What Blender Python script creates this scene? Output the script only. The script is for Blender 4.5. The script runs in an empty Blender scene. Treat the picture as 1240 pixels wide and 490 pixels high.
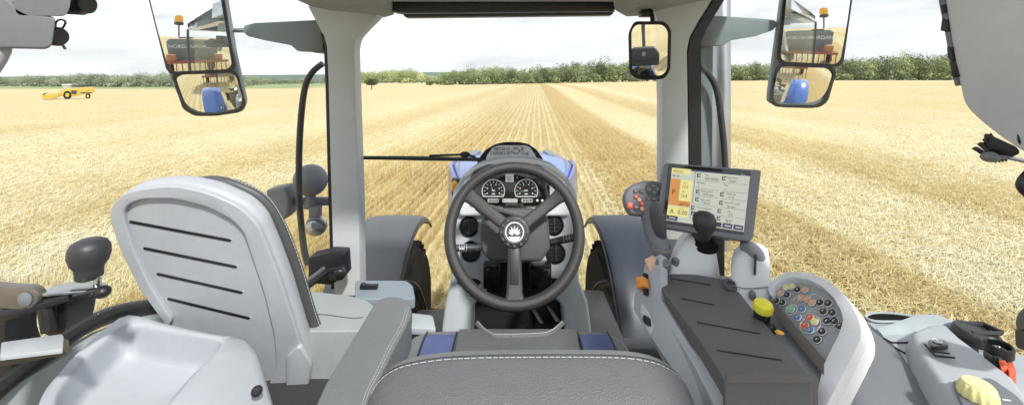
import bpy, bmesh, math, random
import numpy as np
from mathutils import Vector as V, Matrix
random.seed(7); RNG=np.random.default_rng(11)
SC=bpy.context.scene; C=SC.collection
F=500.; HX=620.; HY=97.; H=2.75          # eye height above the field, focal length in photo pixels
def P(px,py,d): return V(((px-HX)/F*d, d, H+(HY-py)/F*d))
def ray(px,py): return V(((px-HX)/F,1.,(HY-py)/F))
EYE=V((0,0,H))
class Pl:
    """a plane through three points (px,py,depth)"""
    def __init__(s,a,b,c):
        A,B,D=P(*a),P(*b),P(*c); s.o=A; s.n=(B-A).cross(D-A).normalized()
        if s.n.dot(EYE-A)<0: s.n=-s.n
    def __call__(s,px,py,off=0.):
        r=ray(px,py); t=(s.o-EYE).dot(s.n)/r.dot(s.n); return EYE+r*t+s.n*off
    def many(s,pts,off=0.): return [s(x,y,off) for x,y in pts]
class HPl(Pl):
    def __init__(s,z): s.o=V((0,0,H+z)); s.n=V((0,0,1))
def spline(pts,closed=True,k=4):
    n=len(pts); out=[]
    pts=[V(p) for p in pts]
    rng=range(n) if closed else range(n-1)
    for i in rng:
        if closed: p0,p1,p2,p3=pts[i-1],pts[i],pts[(i+1)%n],pts[(i+2)%n]
        else: p0,p1,p2,p3=pts[max(i-1,0)],pts[i],pts[i+1],pts[min(i+2,n-1)]
        for j in range(k):
            t=j/k
            out.append(0.5*((2*p1)+(p2-p0)*t+(2*p0-5*p1+4*p2-p3)*t*t+(3*p1-p0-3*p2+p3)*t**3))
    if not closed: out.append(pts[-1].copy())
    return out
def rc(pts,r,k=4):
    """round the corners of a polygon (2D or 3D) with radius-like distance r"""
    pts=[V(p) for p in pts]; n=len(pts); out=[]
    for i in range(n):
        p,a,b=pts[i],pts[i-1],pts[(i+1)%n]
        ri=r[i] if isinstance(r,(list,tuple)) else r
        da,db=(a-p),(b-p); la,lb=da.length,db.length
        q=min(ri,la*.48,lb*.48)
        if q<=1e-6: out.append(p); continue
        A=p+da/la*q; B=p+db/lb*q
        for j in range(k+1):
            t=j/k; out.append(A*(1-t)**2+p*2*t*(1-t)+B*t*t)
    return out
class M:
    def __init__(s): s.v=[]; s.f=[]; s.m=[]; s.mi=0
    def add(s,vs,fs):
        o=len(s.v); s.v+= [V(x) for x in vs]
        for f in fs: s.f.append([o+i for i in f]); s.m.append(s.mi)
        return s
    def prism(s,pts,vec):
        n=len(pts); vec=V(vec); vs=list(pts)+[V(p)+vec for p in pts]
        fs=[list(range(n)),list(range(2*n-1,n-1,-1))]+[[i,i+n,(i+1)%n+n,(i+1)%n] for i in range(n)]
        return s.add(vs,fs)
    def poly(s,pts): return s.add(pts,[list(range(len(pts)))])
    def loft(s,rings,cap=True,closed=True):
        n=len(rings[0]); vs=[p for r in rings for p in r]; fs=[]
        for k in range(len(rings)-1):
            for i in range(n if closed else n-1):
                j=(i+1)%n; fs.append([k*n+i,k*n+j,(k+1)*n+j,(k+1)*n+i])
        if cap: fs.append(list(range(n))[::-1]); fs.append([(len(rings)-1)*n+i for i in range(n)])
        return s.add(vs,fs)
    def tube(s,pts,r,seg=10,smooth=0,cap=True):
        pts=[V(p) for p in pts]
        if smooth: 
            if not isinstance(r,(int,float)):
                rr=[]; 
                for i in range(len(r)-1):
                    rr+=[r[i]+(r[i+1]-r[i])*j/smooth for j in range(smooth)]
                r=rr+[r[-1]]
            pts=spline(pts,False,smooth)
        n=len(pts); rs=[r]*n if isinstance(r,(int,float)) else r
        up=V((0,0,1)); t0=(pts[1]-pts[0]).normalized()
        if abs(t0.dot(up))>.9: up=V((1,0,0))
        u=(up-t0*up.dot(t0)).normalized(); rings=[]
        for i in range(n):
            t=(pts[min(i+1,n-1)]-pts[max(i-1,0)]).normalized()
            u=(u-t*u.dot(t)).normalized(); w=t.cross(u)
            rings.append([pts[i]+(u*math.cos(a)+w*math.sin(a))*rs[i] for a in [2*math.pi*k/seg for k in range(seg)]])
        return s.loft(rings,cap)
    def lathe(s,o,ax,prof,seg=24,u=None,sx=1.,sy=1.):
        o=V(o); ax=V(ax).normalized()
        if u is None: u=V((1,0,0)) if abs(ax.x)<.8 else V((0,1,0))
        u=(u-ax*u.dot(ax)).normalized(); w=ax.cross(u)
        rings=[[o+ax*h+(u*math.cos(a)*sx+w*math.sin(a)*sy)*max(r,1e-5) for a in [2*math.pi*k/seg for k in range(seg)]] for r,h in prof]
        return s.loft(rings,True)
    def box(s,c,h,ax=None):
        c=V(c); X,Y,Z=ax if ax else (V((1,0,0)),V((0,1,0)),V((0,0,1)))
        vs=[c+X*h[0]*a+Y*h[1]*b+Z*h[2]*d for a in (-1,1) for b in (-1,1) for d in (-1,1)]
        return s.add(vs,[[0,1,3,2],[4,6,7,5],[0,4,5,1],[2,3,7,6],[0,2,6,4],[1,5,7,3]])
    def ball(s,c,r,seg=20,rings=12,ax=None,p=1.0):
        c=V(c); r=(r,r,r) if isinstance(r,(int,float)) else r
        X,Y,Z=ax if ax else (V((1,0,0)),V((0,1,0)),V((0,0,1)))
        rr=[]
        for i in range(rings+1):
            t=math.pi*i/rings; sr=max(math.sin(t),1e-3)
            rr.append([c+X*r[0]*sr*math.cos(a)+Y*r[1]*sr*math.sin(a)+Z*r[2]*-math.cos(t) for a in [2*math.pi*k/seg for k in range(seg)]])
        return s.loft(rr,True)
    def torus(s,c,n,R,r,seg=64,ms=16,a0=0,a1=2*math.pi,u=None,flat=1.):
        c=V(c); n=V(n).normalized()
        if u is None: u=V((1,0,0))
        u=(u-n*u.dot(n)).normalized(); w=n.cross(u); full=abs(a1-a0-2*math.pi)<1e-6
        K=seg if full else seg+1
        rings=[]
        for i in range(K):
            a=a0+(a1-a0)*i/seg; d=u*math.cos(a)+w*math.sin(a)
            rings.append([c+d*(R+r*math.cos(b))+n*r*flat*math.sin(b) for b in [2*math.pi*k/ms for k in range(ms)]])
        if full: rings.append(rings[0])
        return s.loft(rings,not full)
def mesh_of(m,name,bevel=0,seg=2,ang=30,sharp=38,sub=0):
    me=bpy.data.meshes.new(name)
    bm=bmesh.new(); vs=[bm.verts.new(p) for p in m.v]
    for f,k in zip(m.f,m.m):
        try: q=bm.faces.new([vs[i] for i in f]); q.material_index=k
        except ValueError: pass
    bmesh.ops.remove_doubles(bm,verts=bm.verts,dist=1e-5)
    bmesh.ops.recalc_face_normals(bm,faces=bm.faces)
    if bevel:
        es=[e for e in bm.edges if len(e.link_faces)==2 and e.calc_face_angle(0)>math.radians(ang)]
        bmesh.ops.bevel(bm,geom=es,offset=bevel,offset_type='OFFSET',segments=seg,profile=.5,affect='EDGES',clamp_overlap=True)
    if sub:
        bmesh.ops.subdivide_edges(bm,edges=bm.edges,cuts=sub,use_grid_fill=True)
    bm.to_mesh(me); bm.free()
    for p in me.polygons: p.use_smooth=True
    try: me.set_sharp_from_angle(angle=math.radians(sharp))
    except Exception: pass
    return me
WL={}
def put(name,me,mats,parent=None,shift=True):
    """link a world-space mesh as one object; origin at base of its box (top level) or at its parent's origin"""
    o=bpy.data.objects.new(name,me); C.objects.link(o)
    if not isinstance(mats,(list,tuple)): mats=[mats]
    for k in mats: me.materials.append(k)
    n=len(me.vertices); co=np.empty(n*3,'f'); me.vertices.foreach_get('co',co); co=co.reshape(-1,3)
    if parent is not None: L=WL[parent.name]
    else:
        lo,hi=co.min(0),co.max(0); L=V(((lo[0]+hi[0])/2,(lo[1]+hi[1])/2,lo[2])); o.location=L
    co-=np.array(L,'f'); me.vertices.foreach_set('co',co.ravel()); me.update()
    if parent is not None: o.parent=parent
    WL[o.name]=V(L); return o
def ob(name,m,mats,parent=None,bevel=0,seg=2,ang=30,sharp=38,label=None):
    o=put(name,mesh_of(m,name,bevel,seg,ang,sharp),mats,parent)
    if label: o['label']=label
    return o
def tag(o,label=None,cat=None,group=None,kind=None):
    for k,v in (('label',label),('category',cat),('group',group),('kind',kind)):
        if v: o[k]=v
    return o
def thing(name,label,cat,loc,group=None):
    o=bpy.data.objects.new(name,None); C.objects.link(o); o.location=loc; WL[o.name]=V(loc); o.empty_display_size=.1
    return tag(o,label,cat,group)
# ---------------- materials
def nt(name):
    m=bpy.data.materials.new(name); m.use_nodes=True; t=m.node_tree; return m,t,t.nodes['Principled BSDF']
def N(t,k,**a):
    n=t.nodes.new(k)
    for q,v in a.items(): setattr(n,q,v)
    return n
def mat(name,col,rough=.5,metal=0.,bump=0.,bscale=300.,var=.10,coat=0.,spec=.5,emit=None,est=1.,kind='noise',rvar=.08):
    m,t,b=nt(name); col=tuple(col)+(1,)
    b.inputs['Roughness'].default_value=rough; b.inputs['Metallic'].default_value=metal
    b.inputs['Coat Weight'].default_value=coat; b.inputs['Coat Roughness'].default_value=.08
    b.inputs['Specular IOR Level'].default_value=spec
    tc=N(t,'ShaderNodeTexCoord')
    if var:
        no=N(t,'ShaderNodeTexNoise'); no.inputs['Scale'].default_value=9; no.inputs['Detail'].default_value=6
        t.links.new(tc.outputs['Object'],no.inputs['Vector'])
        n3=N(t,'ShaderNodeTexNoise'); n3.inputs['Scale'].default_value=45; n3.inputs['Detail'].default_value=8; n3.inputs['Roughness'].default_value=.75
        t.links.new(tc.outputs['Object'],n3.inputs['Vector']); av=N(t,'ShaderNodeMath',operation='MULTIPLY_ADD'); av.inputs[1].default_value=1.1; av.inputs[2].default_value=-.55; t.links.new(n3.outputs['Fac'],av.inputs[0])
        sm=N(t,'ShaderNodeMath',operation='ADD',use_clamp=True); t.links.new(av.outputs[0],sm.inputs[0]); t.links.new(no.outputs['Fac'],sm.inputs[1])
        mx=N(t,'ShaderNodeMix',data_type='RGBA'); 
        mx.inputs[6].default_value=tuple(c*(1-var) for c in col[:3])+(1,); mx.inputs[7].default_value=tuple(min(1,c*(1+var)) for c in col[:3])+(1,)
        t.links.new(sm.outputs[0],mx.inputs[0]); t.links.new(mx.outputs[2],b.inputs['Base Color'])
        mr=N(t,'ShaderNodeMapRange'); mr.inputs['To Min'].default_value=max(.02,rough-rvar); mr.inputs['To Max'].default_value=min(1,rough+rvar)
        t.links.new(sm.outputs[0],mr.inputs['Value']); t.links.new(mr.outputs[0],b.inputs['Roughness'])
    else: b.inputs['Base Color'].default_value=col
    if bump:
        if kind=='leather':
            n2=N(t,'ShaderNodeTexVoronoi'); out=n2.outputs['Distance']
        elif kind=='weave':
            n2=N(t,'ShaderNodeTexWave'); n2.inputs['Distortion'].default_value=1.5; n2.bands_direction='DIAGONAL'; out=n2.outputs['Fac']
        else:
            n2=N(t,'ShaderNodeTexNoise'); n2.inputs['Detail'].default_value=3; out=n2.outputs['Fac']
        n2.inputs['Scale'].default_value=bscale
        t.links.new(tc.outputs['Object'],n2.inputs['Vector'])
        bp=N(t,'ShaderNodeBump'); bp.inputs['Strength'].default_value=bump; bp.inputs['Distance'].default_value=.002
        t.links.new(out,bp.inputs['Height']); t.links.new(bp.outputs[0],b.inputs['Normal'])
    if emit:
        b.inputs['Emission Color'].default_value=tuple(emit)+(1,); b.inputs['Emission Strength'].default_value=est
    return m
MT={}
MT['shell']=mat('shell_plastic',(.40,.425,.46),.42,bump=.12,bscale=500)
MT['light']=mat('light_grey_plastic',(.42,.445,.47),.45,bump=.15,bscale=600)
MT['pale']=mat('pale_plastic',(.64,.66,.68),.4,bump=.1,bscale=500)
MT['console']=mat('console_plastic',(.41,.45,.48),.5,bump=.15,bscale=600)
MT['mid']=mat('mid_grey_plastic',(.17,.18,.20),.5,bump=.2,bscale=600)
MT['pillar']=mat('pillar_plastic',(.52,.55,.565),.45,bump=.12,bscale=500)
MT['dark']=mat('dark_plastic',(.035,.036,.04),.45,bump=.2,bscale=500)
MT['slate']=mat('slate_plastic',(.075,.08,.085),.5,bump=.25,bscale=500)
MT['black']=mat('black_plastic',(.012,.012,.014),.4,bump=.1,bscale=400)
MT['gloss']=mat('gloss_black',(.008,.008,.01),.12,coat=.6)
MT['rubber']=mat('rubber',(.012,.012,.012),.85,spec=.08,bump=.3,bscale=200)
MT['wheel']=mat('wheel_leather',(.038,.037,.037),.42,bump=.35,bscale=700,kind='leather')
MT['pad']=mat('armrest_rubber',(.12,.12,.122),.5,bump=.35,bscale=700,kind='leather')
MT['padend']=mat('armrest_end',(.13,.115,.105),.5,bump=.3,bscale=600,kind='leather')
MT['leather']=mat('seat_leather',(.125,.127,.135),.46,bump=.55,bscale=450,kind='leather',var=.12)
MT['leather2']=mat('grey_leather',(.155,.165,.17),.42,bump=.45,bscale=450,kind='leather',var=.1)
MT['cushion']=mat('cushion_leather',(.30,.33,.335),.5,bump=.3,bscale=450,kind='leather')
MT['blue']=mat('blue_weave',(.17,.23,.48),.8,bump=1.,bscale=250,kind='weave',var=.3)
MT['stitch']=mat('stitch_thread',(.44,.45,.45),.7,var=0)
MT['chrome']=mat('bright_metal',(.75,.76,.78),.2,metal=1.)
MT['steel']=mat('brushed_steel',(.45,.46,.47),.32,metal=1.,bump=.2,bscale=200)
MT['bronze']=mat('bronze_plate',(.22,.20,.18),.4,metal=.7,bump=.3,bscale=120)
MT['paint']=mat('blue_paint',(.05,.14,.45),.25,coat=1.)
MT['bonnet']=mat('bonnet_paint',(.09,.17,.46),.3,coat=.5)
MT['fender']=mat('fender_plastic',(.016,.023,.038),.4,bump=.1,bscale=300)
MT['fender2']=mat('fender_grey',(.085,.09,.10),.45,bump=.1,bscale=300)
MT['mirrorcase']=mat('mirror_case',(.18,.23,.25),.45,bump=.1)
MT['mirror']=mat('mirror_silver',(.93,.94,.94),.015,metal=1.,var=0)
MT['orange']=mat('orange_plastic',(.85,.33,.06),.4)
MT['amber']=mat('amber_lens',(.9,.42,.02),.2,coat=.5)
MT['yellow']=mat('yellow_plastic',(.85,.78,.05),.4)
MT['paleyel']=mat('pale_yellow_plastic',(.85,.78,.36),.4)
MT['red']=mat('red_plastic',(.70,.12,.06),.4)
MT['white']=mat('white_mark',(.8,.8,.8),.5,var=0)
MT['green']=mat('green_mark',(.3,.55,.38),.5,var=0)
MT['liner']=mat('liner_fabric',(.34,.355,.38),.9,bump=1.,bscale=350,var=.2)
MT['hopper']=mat('hopper_grey',(.16,.18,.18),.5)
MT['gold']=mat('harvester_yellow',(.50,.34,.06),.35)
MT['blind']=mat('blind_plastic',(.03,.035,.035),.4)
MT['rim']=mat('rim_white',(.6,.6,.58),.4)
def glass(name,tint=(.97,.985,.98)):
    m=bpy.data.materials.new(name); m.use_nodes=True; t=m.node_tree; t.nodes.clear()
    o=N(t,'ShaderNodeOutputMaterial'); mx=N(t,'ShaderNodeMixShader'); tr=N(t,'ShaderNodeBsdfTransparent'); gl=N(t,'ShaderNodeBsdfGlossy'); fr=N(t,'ShaderNodeLayerWeight'); pw=N(t,'ShaderNodeMath',operation='POWER'); pw.inputs[1].default_value=4.; ml=N(t,'ShaderNodeMath',operation='MULTIPLY_ADD'); ml.inputs[1].default_value=.35; ml.inputs[2].default_value=.012
    tr.inputs[0].default_value=tint+(1,); gl.inputs['Roughness'].default_value=.01; t.links.new(fr.outputs['Facing'],pw.inputs[0]); t.links.new(pw.outputs[0],ml.inputs[0])
    t.links.new(ml.outputs[0],mx.inputs[0]); t.links.new(tr.outputs[0],mx.inputs[1]); t.links.new(gl.outputs[0],mx.inputs[2]); 
    # a film of dust, streaky and uneven
    tc=N(t,'ShaderNodeTexCoord'); no=N(t,'ShaderNodeTexNoise'); no.inputs['Scale'].default_value=3.; no.inputs['Detail'].default_value=9; no.inputs['Roughness'].default_value=.7; t.links.new(tc.outputs['Object'],no.inputs['Vector'])
    mr=N(t,'ShaderNodeMapRange'); mr.inputs['From Min'].default_value=.42; mr.inputs['From Max'].default_value=.75; mr.inputs['To Min'].default_value=.004; mr.inputs['To Max'].default_value=.05; t.links.new(no.outputs['Fac'],mr.inputs['Value'])
    df=N(t,'ShaderNodeBsdfDiffuse'); df.inputs[0].default_value=(.6,.57,.5,1); m2=N(t,'ShaderNodeMixShader'); t.links.new(mr.outputs[0],m2.inputs[0]); t.links.new(mx.outputs[0],m2.inputs[1]); t.links.new(df.outputs[0],m2.inputs[2]); t.links.new(m2.outputs[0],o.inputs[0])
    return m
MT['glass']=glass('window_glass')
def emat(name,col,s=1.): return mat(name,tuple(c*.2 for c in col),.3,var=0,emit=col,est=s)
MT['scr']=emat('screen_white',(.80,.84,.72),.36)
MT['scro']=emat('screen_orange',(.72,.30,.07),.5)
MT['scry']=emat('screen_yellow',(.88,.80,.30),.5)
MT['scrd']=emat('screen_dark',(.03,.035,.06),.8)
MT['scrt']=mat('screen_ink',(.01,.01,.012),.4,var=0)
# ---------------- text
_tc={}
def textgeo(s):
    if s in _tc: return _tc[s]
    cu=bpy.data.curves.new('t','FONT'); cu.body=s; cu.size=1.; cu.resolution_u=2
    o=bpy.data.objects.new('t',cu); C.objects.link(o)
    dg=bpy.context.evaluated_depsgraph_get(); me=bpy.data.meshes.new_from_object(o.evaluated_get(dg))
    r=([tuple(v.co) for v in me.vertices],[list(p.vertices) for p in me.polygons])
    bpy.data.objects.remove(o); bpy.data.curves.remove(cu); bpy.data.meshes.remove(me); _tc[s]=r; return r
class Quad:
    """bilinear patch over four photo corners lying in plane pl: u right, v down, 0..1"""
    def __init__(s,pl,tl,tr,br,bl): s.pl=pl; s.c=[V(x) for x in (tl,tr,br,bl)]
    def __call__(s,u,v,off=0.):
        a=s.c[0]*(1-u)*(1-v)+s.c[1]*u*(1-v)+s.c[2]*u*v+s.c[3]*(1-u)*v; return s.pl(a.x,a.y,off)
    def rect(s,m,u0,v0,u1,v1,off,r=0): m.poly([s(u0,v0,off),s(u1,v0,off),s(u1,v1,off),s(u0,v1,off)])
    def bar(s,m,u0,v0,u1,v1,t0,t1): m.prism([s(u0,v0,t0),s(u1,v0,t0),s(u1,v1,t0),s(u0,v1,t0)],s.pl.n*(t1-t0))
    def text(s,m,st,u,v,h,asp=1.,off=.001,wx=1.):
        vs,fs=textgeo(st); m.add([s(u+x*h*wx/asp,v-y*h,off) for x,y,z in vs],fs)
def frame_text(m,st,o,X,Y,h):
    vs,fs=textgeo(st); m.add([V(o)+X*x*h+Y*y*h for x,y,z in vs],fs)
EXPO=.64; DENS=1.
WT=22.; WHY=281
MU_L=(-.82,-1.3,H+.42); ML_L=(-1.30,-.9,H-1.2)
MU_R=(.92,-1.3,H+.42); ML_R=(1.30,-.9,H-1.2)
MIRR_P=(.43,1.3); MI=(-.98,-1.34,H-.72); HRP=(-.30,.10,H-.50)
BE_L=(-1.08,-1.25,.50); BE_R=(1.08,-1.25,.50)
# ================= camera, sky, sun
cam=bpy.data.cameras.new('camera'); co=bpy.data.objects.new('camera',cam); C.objects.link(co)
co.location=EYE; co.rotation_euler=(math.pi/2,0,0); cam.sensor_width=36; cam.lens=F/1240*36; cam.shift_y=-(245-HY)/1240
cam.clip_start=.02; cam.clip_end=9000; SC.camera=co
SC.view_settings.view_transform='Standard'; SC.view_settings.look='None'; SC.view_settings.exposure=EXPO; SC.view_settings.gamma=1
SC.cycles.transparent_max_bounces=24; SC.cycles.max_bounces=8
w=bpy.data.worlds.new('World'); SC.world=w; w.use_nodes=True; t=w.node_tree; bg=t.nodes['Background']
sky=N(t,'ShaderNodeTexSky'); sky.sky_type='NISHITA'; sky.sun_disc=False
SUN_EL,SUN_AZ=math.radians(46),math.radians(150)     # azimuth clockwise from +Y: behind and to the right
sky.sun_elevation=SUN_EL; sky.sun_rotation=SUN_AZ; sky.air_density=1.; sky.dust_density=2.
tc=N(t,'ShaderNodeTexCoord'); mp=N(t,'ShaderNodeMapping'); mp.inputs['Scale'].default_value=(1.2,1.2,6.5)
t.links.new(tc.outputs['Generated'],mp.inputs['Vector'])
no=N(t,'ShaderNodeTexNoise'); no.inputs['Scale'].default_value=2.2; no.inputs['Detail'].default_value=7; no.inputs['Roughness'].default_value=.55
t.links.new(mp.outputs[0],no.inputs['Vector'])
cr=N(t,'ShaderNodeValToRGB'); e=cr.color_ramp.elements; e[0].position=.36; e[0].color=(5.0,5.1,5.3,1); e[1].position=.60; e[1].color=(7.0,7.15,7.5,1)
t.links.new(no.outputs['Fac'],cr.inputs['Fac'])
no2=N(t,'ShaderNodeTexNoise'); no2.inputs['Scale'].default_value=1.3; no2.inputs['Detail'].default_value=5
t.links.new(mp.outputs[0],no2.inputs['Vector'])
mr=N(t,'ShaderNodeMapRange'); mr.inputs['From Min'].default_value=.35; mr.inputs['From Max'].default_value=.62; mr.inputs['To Min'].default_value=.72; mr.inputs['To Max'].default_value=1.
t.links.new(no2.outputs['Fac'],mr.inputs['Value'])
mx=N(t,'ShaderNodeMix',data_type='RGBA'); t.links.new(mr.outputs[0],mx.inputs[0]); t.links.new(sky.outputs[0],mx.inputs[6]); t.links.new(cr.outputs[0],mx.inputs[7])
t.links.new(mx.outputs[2],bg.inputs['Color']); bg.inputs['Strength'].default_value=.122
sl=bpy.data.lights.new('sun','SUN'); sl.energy=3.0; sl.angle=math.radians(4); sl.color=(1,.97,.92)
so=bpy.data.objects.new('sun',sl); C.objects.link(so); so.location=(20,-20,40)
sd=V((math.sin(SUN_AZ)*math.cos(SUN_EL),math.cos(SUN_AZ)*math.cos(SUN_EL),math.sin(SUN_EL)))
so.rotation_euler=sd.to_track_quat('Z','Y').to_euler()
# ================= terrain
def hgt(x,y):
    r=np.sqrt(x*x+y*y); k=np.clip((r-22)/90,0,1); k=k*k*(3-2*k)
    return k*(2.4*np.tanh(x/95.)+1.7*np.clip((y-230)/110,0,1)*np.clip((40-x)/60,0,1)+.25+.25*np.sin(x*.021+1)*np.sin(y*.013)) - np.clip((r-470)/300,0,1)*3.
RV=np.array([.06,1.]); RV/=np.linalg.norm(RV); PV=np.array([RV[1],-RV[0]])
def vnoise(x,y,s,seed=0):
    x=x/s+seed*17.3; y=y/s-seed*9.1; xi=np.floor(x).astype(int); yi=np.floor(y).astype(int); fx=x-xi; fy=y-yi
    h=lambda a,b:(np.sin(a*127.1+b*311.7+seed*3.3)*43758.5453)%1.
    fx=fx*fx*(3-2*fx); fy=fy*fy*(3-2*fy)
    return (h(xi,yi)*(1-fx)+h(xi+1,yi)*fx)*(1-fy)+(h(xi,yi+1)*(1-fx)+h(xi+1,yi+1)*fx)*fy
rr=[0]+list(np.geomspace(2,7000,130)); na=360
vs=[]; fs=[]
A=np.linspace(0,2*np.pi,na,endpoint=False)
for r in rr[1:]:
    x=r*np.sin(A); y=r*np.cos(A); z=hgt(x,y); vs+=list(zip(x.tolist(),y.tolist(),z.tolist()))
vs.append((0,0,0)); c0=len(vs)-1
for k in range(len(rr)-2):
    for i in range(na):
        j=(i+1)%na; fs.append((k*na+i,k*na+j,(k+1)*na+j,(k+1)*na+i))
for i in range(na): fs.append((c0,(i+1)%na,i))
me=bpy.data.meshes.new('field'); me.from_pydata(vs,[],fs); me.update()
for p in me.polygons: p.use_smooth=True
m,t,b=nt('field_soil'); b.inputs['Roughness'].default_value=.95; b.inputs['Specular IOR Level'].default_value=.1
geo=N(t,'ShaderNodeNewGeometry'); 
def mapn(rot,scale):
    q=N(t,'ShaderNodeMapping'); q.inputs['Rotation'].default_value=(0,0,rot); q.inputs['Scale'].default_value=scale; t.links.new(geo.outputs['Position'],q.inputs['Vector']); return q
def noi(q,sc,det=6,ro=.6):
    n=N(t,'ShaderNodeTexNoise'); n.inputs['Scale'].default_value=sc; n.inputs['Detail'].default_value=det; n.inputs['Roughness'].default_value=ro
    if q: t.links.new(q.outputs[0],n.inputs['Vector'])
    else: t.links.new(geo.outputs['Position'],n.inputs['Vector'])
    return n
RA=math.atan2(RV[0],RV[1])     # rotate so rows lie along local Y
q=mapn(RA,(1,.02,1)); streak=noi(q,.33,4)        # wide swath bands
q2=mapn(RA,(1,.10,1)); fine=noi(q2,5.,6)         # thin streaks
clump=noi(None,3.,8,.7); big=noi(None,.03,5); patch=noi(mapn(RA,(1,.35,1)),.16,6)
def ramp(src,els):
    c=N(t,'ShaderNodeValToRGB'); c.color_ramp.elements[0].position=els[0][0]; c.color_ramp.elements[0].color=els[0][1]+(1,)
    c.color_ramp.elements[1].position=els[-1][0]; c.color_ramp.elements[1].color=els[-1][1]+(1,)
    for p_,c_ in els[1:-1]: k=c.color_ramp.elements.new(p_); k.color=c_+(1,)
    t.links.new(src,c.inputs['Fac']); return c
def mix(f,a,b_,mode='MIX'):
    k=N(t,'ShaderNodeMix',data_type='RGBA',blend_type=mode)
    for s_,i in ((f,0),(a,6),(b_,7)):
        if isinstance(s_,(int,float)): k.inputs[i].default_value=s_
        elif isinstance(s_,tuple): k.inputs[i].default_value=s_+(1,)
        else: t.links.new(s_,k.inputs[i])
    return k.outputs[2]
base=ramp(streak.outputs['Fac'],[(.36,(.55,.49,.33)),(.5,(.60,.49,.26)),(.62,(.52,.37,.14))])
c=mix(.45,base.outputs[0],ramp(patch.outputs['Fac'],[(.35,(.70,.65,.50)),(.65,(.52,.38,.15))]).outputs[0])
c=mix(.5,c,ramp(fine.outputs['Fac'],[(.32,(.30,.21,.09)),(.5,(.57,.47,.26)),(.7,(.74,.66,.44))]).outputs[0])
c=mix(.35,c,ramp(clump.outputs['Fac'],[(.3,(.26,.18,.08)),(.52,(.60,.49,.27)),(.7,(.75,.68,.48))]).outputs[0])
# the drilled rows and the ochre swath, by distance across the rows
sep=N(t,'ShaderNodeSeparateXYZ'); q3=mapn(RA,(1,1,1)); wob=noi(mapn(RA,(1,.2,1)),.5,5)
ad=N(t,'ShaderNodeVectorMath',operation='MULTIPLY_ADD'); t.links.new(wob.outputs['Color'],ad.inputs[0]); ad.inputs[1].default_value=(.8,0,0); t.links.new(q3.outputs[0],ad.inputs[2]); t.links.new(ad.outputs[0],sep.inputs[0])
sw=N(t,'ShaderNodeMapRange'); sw.inputs['From Min'].default_value=-20; sw.inputs['From Max'].default_value=20; t.links.new(sep.outputs[0],sw.inputs['Value'])
g=lambda u:(u+.4+20)/40
W_,K_=(1.,1.,1.),(0.,0.,0.)
band=ramp(sw.outputs[0],[(0,(.2,)*3),(g(-13),(.0,)*3),(g(-9),(.45,)*3),(g(-6.5),(.05,)*3),(g(-3.4),(.5,)*3),(g(-1),(.28,)*3),(g(1.2),(.32,)*3),(g(1.7),(1.,)*3),(g(4.2),(.8,)*3),(g(4.9),(.0,)*3),(g(8),(.12,)*3),(g(9),(.75,)*3),(g(12),(.5,)*3),(g(13),(.0,)*3),(1,(.25,)*3)])
c=mix(band.outputs[0],c,mix(.92,c,(.39,.26,.075)))
# dark soil lines between the drilled rows, near the centre
sr=N(t,'ShaderNodeSeparateXYZ'); t.links.new(q3.outputs[0],sr.inputs[0])
mm=N(t,'ShaderNodeMath',operation='MULTIPLY'); mm.inputs[1].default_value=2*math.pi/.38; t.links.new(sr.outputs[0],mm.inputs[0])
sn=N(t,'ShaderNodeMath',operation='COSINE'); t.links.new(mm.outputs[0],sn.inputs[0])
rw=N(t,'ShaderNodeMapRange'); rw.inputs['From Min'].default_value=.2; rw.inputs['From Max'].default_value=.95; rw.inputs['To Max'].default_value=.4; t.links.new(sn.outputs[0],rw.inputs['Value'])
zone=ramp(sw.outputs[0],[(0,(.15,)*3),(g(-9),(.2,)*3),(g(-6),(1,)*3),(g(1.4),(1,)*3),(g(2.2),(.5,)*3),(g(9),(.1,)*3),(1,(.05,)*3)])
mz=N(t,'ShaderNodeMath',operation='MULTIPLY'); t.links.new(rw.outputs[0],mz.inputs[0]); t.links.new(zone.outputs[0],mz.inputs[1])
c=mix(mz.outputs[0],c,(.20,.13,.06))
far=N(t,'ShaderNodeMapRange'); sp=N(t,'ShaderNodeSeparateXYZ'); t.links.new(geo.outputs['Position'],sp.inputs[0])
# green strip and pale field beyond on the far left
def step(o,a,b2):
    k=N(t,'ShaderNodeMapRange'); k.inputs['From Min'].default_value=a; k.inputs['From Max'].default_value=b2; t.links.new(o,k.inputs['Value']); return k.outputs[0]
def mul(a,b2):
    k=N(t,'ShaderNodeMath',operation='MULTIPLY'); t.links.new(a,k.inputs[0]); t.links.new(b2,k.inputs[1]); return k.outputs[0]
lf=step(sp.outputs[0],-95,-130)
c=mix(mul(lf,step(sp.outputs[1],222,226)),c,(.20,.27,.12))
c=mix(mul(step(sp.outputs[0],-60,-65),step(sp.outputs[1],330,336)),c,(.72,.70,.58))
c=mix(step(sp.outputs[1],900,1000),c,(.12,.2,.09))
c=mix(.18,c,(.50,.47,.33)); t.links.new(c,b.inputs['Base Color'])
bp=N(t,'ShaderNodeBump'); bp.inputs['Strength'].default_value=.9; bp.inputs['Distance'].default_value=.12
hm=mix(.5,clump.outputs['Fac'],fine.outputs['Fac']); t.links.new(hm,bp.inputs['Height']); t.links.new(bp.outputs[0],b.inputs['Normal'])
MT['field']=m
fo=bpy.data.objects.new('field',me); C.objects.link(fo); me.materials.append(m); tag(fo,'harvested wheat field of golden stubble and pale straw rising gently to the right','field',kind='structure')
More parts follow.
